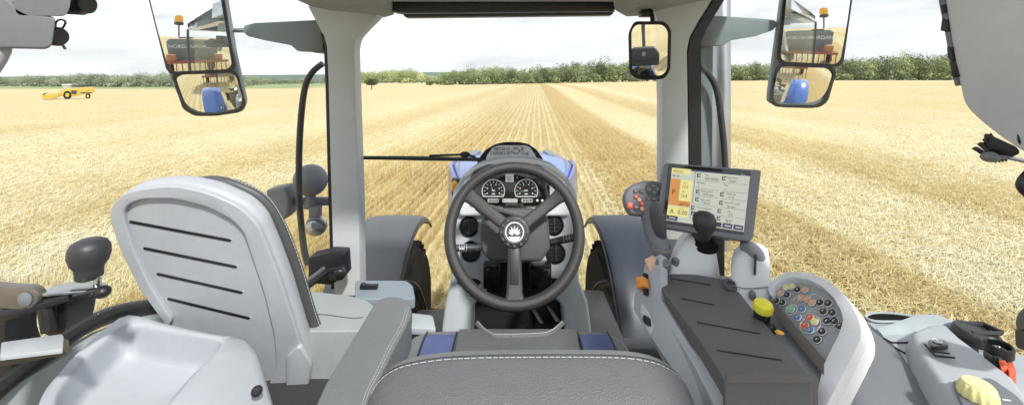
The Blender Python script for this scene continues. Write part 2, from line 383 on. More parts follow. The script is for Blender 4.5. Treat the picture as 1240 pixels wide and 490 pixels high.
# ================= straw: standing stubble in rows and loose straw, one uncountable mass
def strawmat():
    m,t,b=nt('straw'); b.inputs['Roughness'].default_value=.6; b.inputs['Specular IOR Level'].default_value=.3
    at=N(t,'ShaderNodeAttribute'); at.attribute_name='tone'
    c=N(t,'ShaderNodeValToRGB'); e=c.color_ramp.elements; e[0].position=0; e[0].color=(.25,.17,.07,1); e[1].position=1; e[1].color=(.70,.67,.52,1)
    for p_,k in ((.3,(.44,.32,.13)),(.55,(.57,.48,.24)),(.8,(.66,.61,.41))): x=c.color_ramp.elements.new(p_); x.color=k+(1,)
    t.links.new(at.outputs['Fac'],c.inputs['Fac']); t.links.new(c.outputs[0],b.inputs['Base Color'])
    return m
MT['straw']=strawmat()
def quads_mesh(name,p,ax,wd,tone):
    """p base points (n,3), ax length vectors, wd half width vectors"""
    n=len(p); v=np.empty((n,4,3),'f'); v[:,0]=p-wd; v[:,1]=p+wd; v[:,2]=p+ax+wd*.6; v[:,3]=p+ax-wd*.6
    me=bpy.data.meshes.new(name); me.vertices.add(4*n); me.vertices.foreach_set('co',v.ravel())
    me.loops.add(4*n); me.loops.foreach_set('vertex_index',np.arange(4*n,dtype=np.int32))
    me.polygons.add(n); me.polygons.foreach_set('loop_start',np.arange(0,4*n,4,dtype=np.int32)); me.polygons.foreach_set('loop_total',np.full(n,4,np.int32))
    a=me.attributes.new('tone','FLOAT','FACE'); a.data.foreach_set('value',tone.astype('f')); me.update(calc_edges=True); me.validate(); return me
def bandf(u):
    return np.interp(u,[-40,-13,-9,-6.5,-3.4,-1,1.2,1.7,4.2,4.9,8,9,12,13,40],[.3,0,.45,.05,.5,.28,.32,1,.8,0,.12,.75,.5,0,.3])
def straw(name,n,d0,d1,hh,ww,rows,seed,label,lying=.55,xr=1.36):
    g=np.random.default_rng(seed)
    y=d0*(d1/d0)**g.random(n) ; x=(g.random(n)*2-1)*xr*y
    # thin out far cells so the count follows the picture size
    u=x*PV[0]+y*PV[1]; v=x*RV[0]+y*RV[1]
    clean=(u>-7)&(u<1.5)
    mess=vnoise(x,y,1.1,3)*.6+vnoise(x,y,.35,5)*.4
    stand=(g.random(n)>lying*np.where(clean,.12,1.))
    sp=.19; us=np.where(stand,(np.floor(u/sp)+.5)*sp+g.normal(0,.018,n)+.0*v,u)
    x=us*PV[0]+v*RV[0]; y=us*PV[1]+v*RV[1]
    z=hgt(x,y); s=(y/4.)**.5 if d0<5 else (y/17)**.5
    h=hh*(.55+.7*g.random(n))*np.where(clean,1,.8); 
    az=g.random(n)*2*np.pi; lean=np.where(stand,g.normal(0,.22,n),1.25+.25*g.random(n))
    ax=np.stack([np.sin(lean)*np.cos(az),np.sin(lean)*np.sin(az),np.cos(lean)],1)*(h*np.where(stand,1,1.6))[:,None]
    wv=np.stack([np.ones(n),np.zeros(n),np.zeros(n)],1)*(ww*s*(.6+.8*g.random(n)))[:,None]
    L=~stand; wv[L,0]*=-np.sin(az[L]); wv[L,1]=(ww*s[L])*np.cos(az[L]); wv[L,2]+=.3*ww*s[L]
    p=np.stack([x,y,z+np.where(stand,-.01,.02+.07*g.random(n)*mess)],1)
    b=bandf(u-.4+(vnoise(x,y*.2,1.,9)-.5)*1.2); lowf=vnoise(u,v*.12,2.6,13)-.5; lowp=vnoise(x,y*.5,7.,15)-.5; rowf=np.cos(2*np.pi*us/.76)*np.where(clean,1.,.35)
    fa=np.clip((y-12)/30,0,1); tone=.66-.58*b+.30*(mess-.5)*(1-fa*.5)+g.normal(0,1,n)*(.10-.08*fa)+np.where(stand,0,.08)+np.where(clean,-.02,.07)+.42*lowf+.40*lowp+.07*rowf
    side=np.abs(x)/np.maximum(y,1); tone+=np.clip(side-.45,0,1)*.22
    pk_=np.interp(y,[0,13,26],[1,1,.0]) if d0<5 else np.interp(y,[13,22,40,65],[0,1,.6,0])
    keep=(~((np.abs(x)<1.35)&(y<4.4)))&(g.random(n)<pk_)
    keep&=~((np.abs(x)<.62)&(y<6))
    me=quads_mesh(name,p[keep],ax[keep],wv[keep],np.clip(tone[keep],0,1))
    o=bpy.data.objects.new(name,me); C.objects.link(o); me.materials.append(MT['straw']); return tag(o,label,'stubble',kind='stuff')
straw('stubble',int(300000*DENS),2.6,26,.13,.0036,1,21,'golden stubble standing in rows and loose straw on the ground near the tractor')
straw('stubble',int(100000*DENS),13,65,.10,.0075,1,22,'golden stubble covering the open field farther from the tractor')
# ================= trees
def leafmat(name,dark,light):
    m,t,b=nt(name); b.inputs['Roughness'].default_value=.6; b.inputs['Specular IOR Level'].default_value=.2
    at=N(t,'ShaderNodeAttribute'); at.attribute_name='tone'
    c=N(t,'ShaderNodeValToRGB'); e=c.color_ramp.elements; e[0].color=dark+(1,); e[1].color=light+(1,)
    t.links.new(at.outputs['Fac'],c.inputs['Fac']); t.links.new(c.outputs[0],b.inputs['Base Color'])
    b.inputs['Subsurface Weight'].default_value=0
    return m
MT['leafR']=leafmat('leaf_green',(.075,.11,.045),(.40,.46,.21))
MT['leafL']=leafmat('leaf_hazed_green',(.16,.20,.14),(.44,.48,.32))  # pale greyed greens: distance haze mixed into the leaf colour
MT['leafC']=leafmat('leaf_yellow_green',(.16,.21,.07),(.58,.60,.30))
MT['bark']=mat('bark',(.08,.06,.045),.9,bump=.5,bscale=8)
def crown(cx,cy,cz,rx,rz,n,size,g,tone0):
    nb=9; out=[]
    bd=g.normal(size=(nb,3)); bd/=np.linalg.norm(bd,axis=1)[:,None]; br=g.random(nb)*.55+.1
    bc=bd*br[:,None]*np.array([rx,rx,rz]); bs=(.38+.3*g.random(nb))
    bt=g.normal(0,.2,nb)
    k=g.integers(0,nb,n); d=g.normal(size=(n,3)); d/=np.linalg.norm(d,axis=1)[:,None]
    q=d*(.72+.33*g.random(n)**1.)[:,None]*bs[k][:,None]*np.array([rx,rx,rz])
    p=bc[k]+q+np.array([cx,cy,cz])
    a=g.normal(size=(n,3)); a/=np.linalg.norm(a,axis=1)[:,None]; b_=np.cross(a,d+.3*g.normal(size=(n,3))); b_/=np.maximum(np.linalg.norm(b_,axis=1),1e-3)[:,None]
    s=size*(.6+.8*g.random(n))[:,None]
    return p-a*s*.5,a*s,b_*s*.5,np.clip(tone0+bt[k]+g.normal(0,.07,n),0,1)
def belt(name,prof,label,matk,seed,dens=1.,d0=250,rows=3):
    """prof: (px, py of the tree tops, distance)"""
    g=np.random.default_rng(seed); Ps=[];As=[];Ws=[];Ts=[]; tr=M()
    px0,px1=prof[0][0],prof[-1][0]
    for row in range(rows):
        px=px0+g.random()*8
        while px<px1:
            d=np.interp(px,[q[0] for q in prof],[q[2] for q in prof])+row*14+g.normal(0,3)
            topz=H+(HY-np.interp(px,[q[0] for q in prof],[q[1] for q in prof]))/F*(d-row*10)+g.normal(0,.8)+(0 if row else -2.2*g.random())
            x=(px-HX)/F*d; gz=float(hgt(np.array([x]),np.array([d]))[0]); hh=max(topz-gz,3.)
            rx=hh*(.36+.20*g.random()); cz=gz+hh*.55
            a=crown(x,d,cz,rx,hh*.50,int(900*dens),.062*hh**.75*.95,g,.42+.2*g.normal())
            Ps.append(a[0]);As.append(a[1]);Ws.append(a[2]);Ts.append(a[3])
            # undergrowth at the foot
            a=crown(x+g.normal()*2,d-rx*.7,gz+hh*.18,rx*.8,hh*.22,int(120*dens),.3*hh**.4,g,.30+.1*g.normal())
            Ps.append(a[0]);As.append(a[1]);Ws.append(a[2]);Ts.append(a[3])
            tr.tube([(x,d,gz-.3),(x,d,gz+hh*.6)],[.03*hh,.012*hh],6)
            px+=rx*1.05/d*F*(.8+.5*g.random())
    me=quads_mesh(name,np.concatenate(Ps),np.concatenate(As),np.concatenate(Ws),np.concatenate(Ts))
    o=bpy.data.objects.new(name,me); C.objects.link(o); me.materials.append(MT[matk]); tag(o,label,'woodland',kind='stuff')
    k=ob('tree_trunks',tr,MT['bark'],None); C.objects.unlink(k)
    # trunks belong to the same uncountable mass: joined into its mesh
    bm=bmesh.new(); bm.from_mesh(me); nf=len(bm.faces); bm.from_mesh(k.data); bm.faces.ensure_lookup_table()
    L=WL[k.name]
    vlist=set()
    for f in bm.faces[nf:]:
        f.material_index=1
        for v_ in f.verts: vlist.add(v_)
    for v_ in vlist: v_.co+=L
    bm.to_mesh(me); bm.free(); me.materials.append(MT['bark']); bpy.data.objects.remove(k); return o
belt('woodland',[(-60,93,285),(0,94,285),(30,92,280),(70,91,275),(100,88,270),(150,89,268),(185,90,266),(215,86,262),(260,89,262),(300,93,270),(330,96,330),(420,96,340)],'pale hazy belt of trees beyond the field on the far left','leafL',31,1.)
belt('woodland',[(425,87,350),(460,84,345),(490,83,340),(502,82,335),(515,90,330),(540,92,330)],'light yellow green trees behind the lone tree, left of centre','leafC',32,1.)
belt('woodland',[(530,86,262),(560,83,256),(600,79,250),(640,82,246),(680,75,244),(700,72,242),(740,71,240),(790,73,240),(850,76,240),(880,76,240),(925,75,240),(960,72,240),(990,68,240),(1030,70,238),(1060,69,236),(1090,64,234),(1130,64,232),(1160,65,232),(1200,62,230),(1260,60,230),(1330,62,230)],'dense green wood along the far edge of the field, centre to right','leafR',33,1.25)
# lone tree in the field
g=np.random.default_rng(5); d=175.; x=(450-HX)/F*d; gz=float(hgt(np.array([x]),np.array([d]))[0])
tt=thing('tree','small dark round tree standing alone in the stubble left of centre','tree',(x,d,gz))
m=M(); m.tube([(x,d,gz-.2),(x+.1,d,gz+1.5),(x-.1,d,gz+3)],[.28,.2,.1],8)
for a in range(5): m.tube([(x,d,gz+1.6),(x+1.5*math.cos(a*1.3),d+1.5*math.sin(a*1.3),gz+3.2)],[.12,.04],6)
ob('trunk',m,MT['bark'],tt)
a=crown(x,d,gz+3.3,2.9,2.0,1700,.30,g,.30); me=quads_mesh('crown',*a); o=put('crown',me,leafmat('leaf_dark',(.03,.045,.02),(.12,.15,.05)),tt)
# distant hills, the bluish haze of distance put into their colour
def hill(pts,d,label,col,nm='hills'):
    m=M(); 
    sec=[]
    for px,py in pts:
        x=(px-HX)/F*d; top=H+(HY-py)/F*d
        sec.append([V((x,d-.25*d,-12)),V((x,d-.12*d,top*.55-5)),V((x,d,top)),V((x,d+.2*d,top*.6)),V((x,d+.4*d,-12))])
    m.loft(sec,cap=True,closed=True); k=mat('hill_'+nm+str(int(d)),col,.95,bump=0,var=.25)
    o=ob(nm,m,k,None,sharp=80); return tag(o,label,'hills',kind='structure')
hill([(-700,95),(-200,93),(-60,93),(0,93),(60,92),(130,93),(200,92),(300,91),(420,90),(480,88),(560,87),(640,89),(760,92)],1500,'low wooded ridge on the horizon seen left of centre',(.10,.15,.12))
hill([(-500,97),(300,96),(760,94),(880,90),(1000,88),(1150,89),(1300,90),(1700,93)],1900,'low ridge on the horizon behind the right hand wood',(.10,.15,.12))
# ================= combine harvester
d=103.; s=d/F
def Q(px,py,dd=0): p=P(px,py,d+dd); return p
gx=(85-HX)*s; gz=float(hgt(np.array([gx]),np.array([d]))[0])
# the machine is 12 m long: units below are metres right of (gx), above ground gz
hv=thing('combine_harvester','yellow combine harvester with a low header working in the distance on the left','combine harvester',(gx,d,gz))
def W3(x,y,z): return V((gx+x,d+y,gz+z))
m=M(); m.prism([W3(-2.8,-1.5,.7),W3(-2.2,-1.5,2.0),W3(.2,-1.5,2.5),W3(5.6,-1.5,2.6),W3(6.1,-1.5,1.6),W3(5.2,-1.5,1.0),W3(2.8,-1.5,1.0),W3(1.6,-1.5,.6)],(0,3,0)); ob('body',m,MT['gold'],hv,bevel=.12)
m=M(); m.prism([W3(-6.2,-3,.25),W3(-6.2,-3,.9),W3(-5.2,-3,1.35),W3(-2.6,-3,1.3),W3(-2.4,-3,.7),W3(-3.4,-3,.2)],(0,6,0)); hd=ob('header',m,MT['gold'],hv,bevel=.05)
m=M(); m.lathe(W3(-5.6,-3,.8),(0,1,0),[(.1,0),(.62,.01),(.62,5.9),(.1,5.95)],8); ob('reel',m,MT['dark'],hd)
m=M(); m.prism([W3(-1.6,-1,1.9),W3(-1.75,-1,3.0),W3(.2,-1,3.1),W3(.2,-1,1.9)],(0,2,0)); cb=ob('cab',m,mat('harvester_cab',(.35,.38,.38),.15),hv,bevel=.08)
m=M(); m.box(W3(-.8,0,3.18),(1.15,1.2,.1)); ob('roof',m,MT['pale'],cb,bevel=.04)
m=M()
m.prism([W3(.3,-1.54,1.1),W3(1.5,-1.54,1.0),W3(1.7,-1.54,1.9),W3(.3,-1.54,1.9)],(0,.05,0)); ob('side_grille',m,MT['dark'],hv)
m=M(); m.prism([W3(2.6,-1.53,1.2),W3(5.0,-1.53,1.15),W3(5.3,-1.53,1.45),W3(2.6,-1.53,1.5)],(0,.05,0)); ob('lower_panel',m,MT['slate'],hv)
m=M(); m.box(W3(1.8,0,2.7),(1.6,1.4,.4)); ob('grain_tank',m,MT['hopper'],hv,bevel=.1)
m=M(); m.tube([W3(.6,-1.4,2.95),W3(3,-1.5,3.0),W3(6.1,-1.3,3.1),W3(6.3,-1.3,2.7)],.2,8); ob('unloading_auger',m,MT['dark'],hv)
for (wx,r,yy) in ((-.6,.95,-1.55),(-.6,.95,1.15),(4.3,.6,-1.5),(4.3,.6,1.1)):
    m=M(); m.lathe(W3(wx,yy,r-.05),(0,1,0),[(r*.5,0),(r*.95,0),(r,.06),(r,.36),(r*.95,.42),(r*.5,.42)],20); wh=ob('wheel',m,MT['rubber'],hv)
    m=M(); m.lathe(W3(wx,yy,r-.05),(0,1,0),[(.05,-.02),(r*.5,-.02),(r*.52,.05),(r*.1,.05)],16); ob('rim',m,MT['gold'],wh)

hv.rotation_euler=(0,0,math.radians(44)); hv.scale=(.72,.8,1.12)
# ================= the tractor that carries the cab
X_,Y_,Z_=V((1,0,0)),V((0,1,0)),V((0,0,1))
R=lambda x,y,z: V((x,y,H+z))          # metres relative to the eye
tr=thing('tractor','blue tractor seen from inside its cab, with bonnet, mudguards, pillars and headliner','tractor',(0,1.5,0))
plA=Pl((400,100,1.55),(430,100,1.55),(410,300,1.55))
o_=[(372,6),(384,29),(391,42),(395,56),(397,100),(400,220),(404,352),(411,358),(436,358),(434,240),(430,120),(428,58),(431,45),(440,35),(458,17),(458,6)]
m=M(); m.prism(rc([plA(*p) for p in o_],.012),(0,.07,0)); pl1=ob('pillar',m,MT['pillar'],tr,bevel=.008,seg=3)
m=M(); m.prism([plA(*p) for p in [(388,40),(392,56),(394,100),(397,220),(401,350),(405,350),(401,220),(398,100),(396,56),(392,42)]],(0,.10,0)); ob('seal',m,MT['black'],pl1)
o_=[(790,6),(798,30),(801,60),(803,120),(803,200),(804,290),(836,290),(834,200),(833,120),(832,62),(835,46),(845,27),(866,-6),(800,-6)]
m=M(); m.prism(rc([plA(*p) for p in o_],.012),(0,.07,0)); pl2=ob('pillar',m,MT['pillar'],tr,bevel=.008,seg=3)
m=M(); m.prism([plA(*p,.0) for p in [(870,-8),(848,28),(837,46),(833,62),(834,120),(836,292),(850,292),(849,120),(849,50),(856,34),(880,-4)]],(0,.12,0)); ob('seal',m,MT['black'],pl2)
m=M(); m.prism([P(849,300,1.7),P(849,20,1.7),P(862,-4,1.7),P(868,-4,1.7),P(864,40,1.7),P(862,300,1.7)],(0,.06,0)); ob('outer_post',m,MT['mirrorcase'],pl2,bevel=.004)
# headliner and roof
hl=HPl(.235)
fr_=[(355,0),(373,8),(395,13),(430,16),(456,18.5),(464,23),(478,19)]
fr2=[(744,14),(757,21),(775,20),(800,13),(862,0)]
pts=[R(-.80,.62,.235),R(-.70,1.05,.235)]+[hl(*p) for p in fr_]+[hl(474,12),hl(470,3)]+[hl(742,3)]+[hl(*p) for p in fr2]+[R(.66,1.0,.235),R(.80,.62,.235),R(.60,.62,.235),R(.52,.90,.235),R(-.52,.90,.235),R(-.60,.62,.235)]
m=M(); m.prism(pts,(0,0,.09)); ob('headliner',m,MT['liner'],tr,bevel=.012,seg=3)
m=M()
for a,b_,c_,d_ in ((-.88,.92,.88,1.72),(-.88,-1.4,.88,-.95),(-.88,-.95,-.66,.92),(.66,-.95,.88,.92)):
    m.prism([R(a,b_,.335),R(c_,b_,.335),R(c_,d_,.335),R(a,d_,.335)],(0,0,.14))
ob('roof',m,mat('roof_paint',(.45,.52,.62),.25,coat=.8),tr,bevel=.045,seg=4)  # roof shaped with an open middle to let sky light into the cab
m=M()
for px0,px1,y0,y1,d in ((470,748,2,14,1.42),(484,744,12,20,1.45)):
    m.prism(rc([P(px0,y0,d),P(px1,y0-1,d),P(px1-2,y1-2,d),P(px0+6,y1+1,d)],.006),(0,.04,0))
bl=ob('sun_blind',m,MT['blind'],tr,bevel=.003)
m=M(); m.tube([P(484,16.5,1.445),P(744,14,1.445)],.0035,8); ob('pull_bar',m,MT['steel'],bl)
# rear pillars, side panes, windscreen
for sx in (-1,1):
    m=M(); m.prism(rc([R(sx*.94,-1.0,.34),R(sx*.89,-1.0,.34),R(sx*.89,-1.0,-.7),R(sx*.94,-1.0,-.7)],.01),(0,.07,0)); ob('rear_pillar',m,MT['slate'],tr,bevel=.008)
def pane(name,pts,mt='glass',t=.004):
    n=(V(pts[1])-V(pts[0])).cross(V(pts[2])-V(pts[0])).normalized(); m=M(); m.prism(pts,n*t); return ob(name,m,MT[mt],tr)
pane('windscreen',[R(-.70,1.665,.34),R(.70,1.665,.34),R(.70,1.665,-1.15),R(-.70,1.665,-1.15)])
for sx in (-1,1):
    a,b_=(R(sx*.745,1.70,.34),R(sx*.745,1.70,-1.1)); c_,d_=(R(sx*1.0,.45,.34),R(sx*1.0,.45,-1.1)); e_,f_=(R(sx*.90,-1.24,.34),R(sx*.90,-1.24,-1.1))
    pane('side_window',[a,c_,d_,b_]); pane('side_window',[c_,e_,f_,d_])
pane('rear_window',[R(-.78,-1.27,.33),R(.78,-1.27,.33),R(.78,-1.27,-.7),R(-.78,-1.27,-.7)])
# floor and front sill
m=M(); m.prism([R(-.72,-.9,-1.15),R(.72,-.9,-1.15),R(.72,1.66,-1.15),R(-.72,1.66,-1.15)],(0,0,-.05)); ob('floor_mat',m,MT['rubber'],tr)
m=M(); m.box(R(0,1.64,-1.10),(.72,.035,.06)); ob('front_sill',m,MT['black'],tr,bevel=.01)
# bonnet: cross sections from the front to the windscreen
secs=[]
for y,hw,zt,dr in ((3.72,.30,-.80,.28),(3.62,.42,-.66,.42),(3.45,.475,-.605,.5),(3.1,.465,-.575,.55),(2.7,.375,-.57,.55),(2.3,.27,-.565,.55),(1.8,.25,-.57,.55)):
    ring=[(-hw,-dr),(-hw,-.13),(-hw*.94,-.055),(-hw*.80,-.012),(-hw*.62,0),(-hw*.5,.012),(-hw*.25,.02),(0,.022)]
    ring=ring+[(-a,b) for a,b in ring[-2::-1]]
    secs.append([R(a+.005,y,zt+b) for a,b in ring])
m=M(); m.loft(secs); bo=ob('bonnet',m,MT['bonnet'],tr,sharp=50)
for sx in (-1,1):
    m=M(); m.loft([[R(sx*a+.005,y,z+b) for a,b in ((hw+.012,-.05),(hw+.02,-.12),(hw+.02,-.5),(hw,-.5),(hw-.01,-.06))] for y,hw,z in ((3.6,.43,-.66),(3.45,.475,-.61),(3.1,.465,-.58),(2.7,.375,-.575),(2.3,.27,-.57))]); ob('side_panel',m,mat('side_paint',(.06,.13,.44),.3,coat=.5),bo)
    m=M(); m.prism(rc([R(sx*.26,3.46,-.603),R(sx*.34,3.46,-.608),R(sx*.33,3.2,-.596),R(sx*.28,3.2,-.592)],.01),(0,0,.02)); ob('vent',m,MT['mirrorcase'],bo,bevel=.004)
    hm=M(); hm.prism(rc([R(sx*.20,3.72,-.86),R(sx*.36,3.60,-.80),R(sx*.36,3.60,-.92),R(sx*.20,3.72,-.98)],.01),(0,.02,0)); ob('headlight',hm,MT['white'],bo)
m=M(); ax=(X_,Y_,Z_); c_=P(552,226,2.35); m.box(c_,(.022,.03,.05)); wl=ob('marker_lamp',m,MT['black'],tr,bevel=.01)
m=M(); m.ball(c_+V((-.004,-.03,.01)),(.02,.012,.034),14,8); ob('lens',m,MT['amber'],wl)
# wiper
m=M(); m.tube([P(433,190.5,1.63),P(500,191.5,1.63),P(581,193,1.63)],[.006,.009,.008],8); wp=ob('wiper',m,MT['blind'],tr)
m=M(); m.tube([P(520,188.5,1.625),P(562,187,1.62),P(576,190,1.62)],.0045,8); m.ball(P(563,187,1.62),(.022,.014,.012),12,8); ob('wiper_arm',m,MT['black'],wp)
m=M(); m.prism([P(433,189,1.64),P(560,191,1.64),P(560,195,1.64),P(433,193,1.64)],(0,.002,0)); ob('wiper_blade',m,MT['rubber'],wp)
# front wheels and their mudguards
for sx,xi,xo,mt in ((-1,.775,1.30,'fender2'),(1,.70,1.30,'fender')):
    cy,cz,r=3.42,-2.07,.90
    def arc(x,rr_,a0,a1,n=28): return [R(sx*x,cy-rr_*math.cos(a),cz+rr_*math.sin(a)) for a in [math.radians(a0+(a1-a0)*k/n) for k in range(n+1)]]
    prof=[(xi,r-.05),(xi+.004,r-.012),(xi+.03,r+.002),(xi+.10,r+.006),((xi+xo)/2,r+.012),(xo-.08,r),(xo,r-.05),(xo-.01,r-.06),((xi+xo)/2,r-.006),(xi+.02,r-.02)]
    rings=[]
    for k in range(33):
        a=math.radians(-22+(150)*k/32); rings.append([R(sx*x,cy-q*math.cos(a),cz+q*math.sin(a)) for x,q in prof])
    m=M(); m.loft(rings); fe=ob('mudguard',m,MT[mt],tr,sharp=50)
    m=M(); m.tube(arc(xi-.002,r-.045,-22,128),.011,8); ob('edge_strip',m,MT['dark'],fe)
    m=M(); m.lathe(R(sx*(xi+.012),cy,cz),(sx,0,0),[(.05,0),(.60,0),(.61,.012),(.05,.014)],40); ob('inner_guard',m,MT['rubber'],fe)
    m=M(); m.tube([R(sx*(xi-.03),cy-.55,cz+.66),R(sx*(xi-.10),cy-.50,cz+.60),R(sx*(xi-.16),cy-.42,cz+.30),R(sx*(xi-.16),cy-.3,cz-.15)],.022,8,smooth=4); ob('bracket',m,MT['black'],fe)
    m=M(); m.lathe(R(sx*(xi+.03),cy,cz),(sx,0,0),[(.30,.0),(.42,-.01),(.60,.0),(.66,.05),(.68,.12),(.68,.34),(.66,.42),(.60,.46),(.42,.46),(.30,.44)],48)
    for k in range(36):
        a=2*math.pi*k/36
        for q,off in ((.02,0),(.24,.5)):
            b_=a+off*2*math.pi/36; c_=R(sx*(xi+.16+q),cy-math.cos(b_)*.675,cz+math.sin(b_)*.675)
            m.box(c_,(.13,.022,.02),(V((1,.0,0)),V((0,math.sin(b_),math.cos(b_))),V((0,-math.cos(b_),math.sin(b_)))))
    wh=ob('wheel',m,MT['rubber'],tr)
    m=M(); m.lathe(R(sx*(xi+.06),cy,cz),(sx,0,0),[(.04,.05),(.30,.06),(.33,-.02),(.40,-.03),(.41,.0),(.41,.3),(.05,.3)],32); ob('rim',m,MT['rim'],wh)
m=M(); m.box(R(0,3.42,-2.05),(.72,.10,.12)); m.box(R(0,2.6,-1.7),(.26,1.1,.35)); m.box(R(-.42,2.3,-1.55),(.18,.3,.12)); m.box(R(.42,2.35,-1.5),(.18,.35,.14)); ob('chassis',m,MT['black'],tr,bevel=.03)
# exhaust and grab rails
m=M(); m.lathe(P(873,300,2.1),(0,0,1),[(.045,0),(.045,1.62),(.04,1.63)],24); ob('exhaust_pipe',m,MT['steel'],tr)
for pp in ([(391,77),(378,88),(369,108),(364,150),(362,200),(363,250),(368,300),(373,320)],[(846,78),(858,90),(868,110),(874,150),(878,200),(880,290)]):
    m=M(); m.tube([P(a,b,1.66) for a,b in pp],.0125,10,smooth=4); ob('grab_rail',m,MT['dark'],tr)
# lower door frame and sill on the left
m=M(); m.tube([P(215,366,1.2),P(185,371,1.15),(P(140,379,1.07)),P(100,396,1.0),P(60,424,.93),P(20,452,.86),P(-20,485,.8)],[.022,.022,.021,.02,.02,.02,.02],12,smooth=4); ob('door_frame',m,MT['black'],tr)
m=M(); s1=[(215,374,1.2),(160,384,1.1),(110,403,1.02),(60,430,.94),(10,456,.87),(-30,480,.82)]
m.loft([[P(a,b,c),P(a+4,b+2,c)+V((.03,0,0)),P(a+8,b+70,c*.96),P(a,b+70,c*.96)] for a,b,c in s1]); ob('door_sill',m,MT['light'],tr,sharp=50)
m=M(); m.tube([P(a+1,b+4,c)+V((0,-.004,.0)) for a,b,c in s1],.004,6,smooth=3); ob('seal',m,MT['black'],tr)
# rear mudguards, wheels
for sx in (-1,1):
    cy,cz,r=-.55,-1.85,1.02; prof=[(.90,r-.06),(.90,r),(.93,r+.012),(1.15,r+.03),(1.38,r+.012),(1.42,r-.03),(1.40,r-.04),(1.15,r+.01),(.94,r-.01),(.92,r-.06)]
    m=M(); m.loft([[R(sx*x,cy-q*math.cos(a),cz+q*math.sin(a)) for x,q in prof] for a in [math.radians(-10+165*k/30) for k in range(31)]]); ob('rear_mudguard',m,MT['paint'],tr,sharp=50)
    m=M(); m.lathe(R(sx*.98,cy,cz),(sx,0,0),[(.45,.0),(.6,-.02),(.84,.0),(.9,.06),(.9,.40),(.84,.46),(.6,.46),(.45,.44)],48); wh=ob('rear_wheel',m,MT['rubber'],tr)
    m=M(); m.lathe(R(sx*1.36,cy,cz),(sx,0,0),[(.04,-.1),(.4,-.1),(.46,.08),(.48,.09),(.48,.0),(.05,-.12)],32); ob('rim',m,MT['rim'],wh)
# door latch on the left pillar
m=M(); m.prism(rc([P(373,312,1.42),P(398,306,1.42),P(416,307,1.42),P(418,335,1.42),P(400,345,1.42),P(373,343,1.42)],.006),(0,.06,0)); m.box(P(408,329,1.40),(.02,.02,.02)); m.lathe(P(412,328,1.40),(.3,-1,0),[(.012,0),(.02,.003),(.02,.03),(.012,.034)],12)
lt=ob('door_latch',m,MT['black'],tr,bevel=.004)
for k,(a,b_) in enumerate((((358,352,1.28),(392,325,1.39)),((366,352,1.28),(399,327,1.39)))):
    m=M(); m.tube([P(*a),P(*b_)],.008,8); ob('latch_rod',m,MT['steel'] if k==0 else MT['black'],lt)
m=M(); m.ball(P(358,354,1.28),(.03,.03,.03),12,8); ob('latch_block',m,MT['mid'],lt)
# ================= door mirrors
def convex(pl,outl,cpx,Rr,off=.004,rings=22,dome=1.):
    """convex mirror glass on plane pl"""
    o=[pl(*p) for p in outl]; c=pl(*cpx); vs=[c+pl.n*off]; fs=[]; n=len(o)
    mr=max((p-c).length for p in o)
    s0=mr*mr/(2*Rr)
    vs=[c+pl.n*(off+s0*dome)]
    for k in range(1,rings+1):
        t=k/rings
        for p in o: q=c+(p-c)*t; vs.append(q+pl.n*(off+s0-((q-c).length**2)/(2*Rr)))
    for i in range(n): fs.append([0,1+i,1+(i+1)%n])
    for k in range(rings-1):
        for i in range(n): fs.append([1+k*n+i,1+(k+1)*n+i,1+(k+1)*n+(i+1)%n,1+k*n+(i+1)%n])
    m=M(); m.add(vs,fs); 
    return m
def nrm_plane(cpx,d,T):
    c=P(cpx[0],cpx[1],d); p=Pl.__new__(Pl); p.o=c; p.n=((EYE-c).normalized()+(V(T)-c).normalized()).normalized(); return p
def dens(o,k=5): return [tuple(v)[:2] for v in rc([V((a,b,0)) for a,b in o],5,k)]
def dense2(o,step=6):
    out=[]; n=len(o)
    for i in range(n):
        a,b=V(o[i]+(0,)) if len(o[i])==2 else V(o[i]),V(o[(i+1)%n]+(0,)); L=(b-a).length; k=max(1,int(L/step))
        for j in range(k): q=a+(b-a)*j/k; out.append((q.x,q.y))
    return out
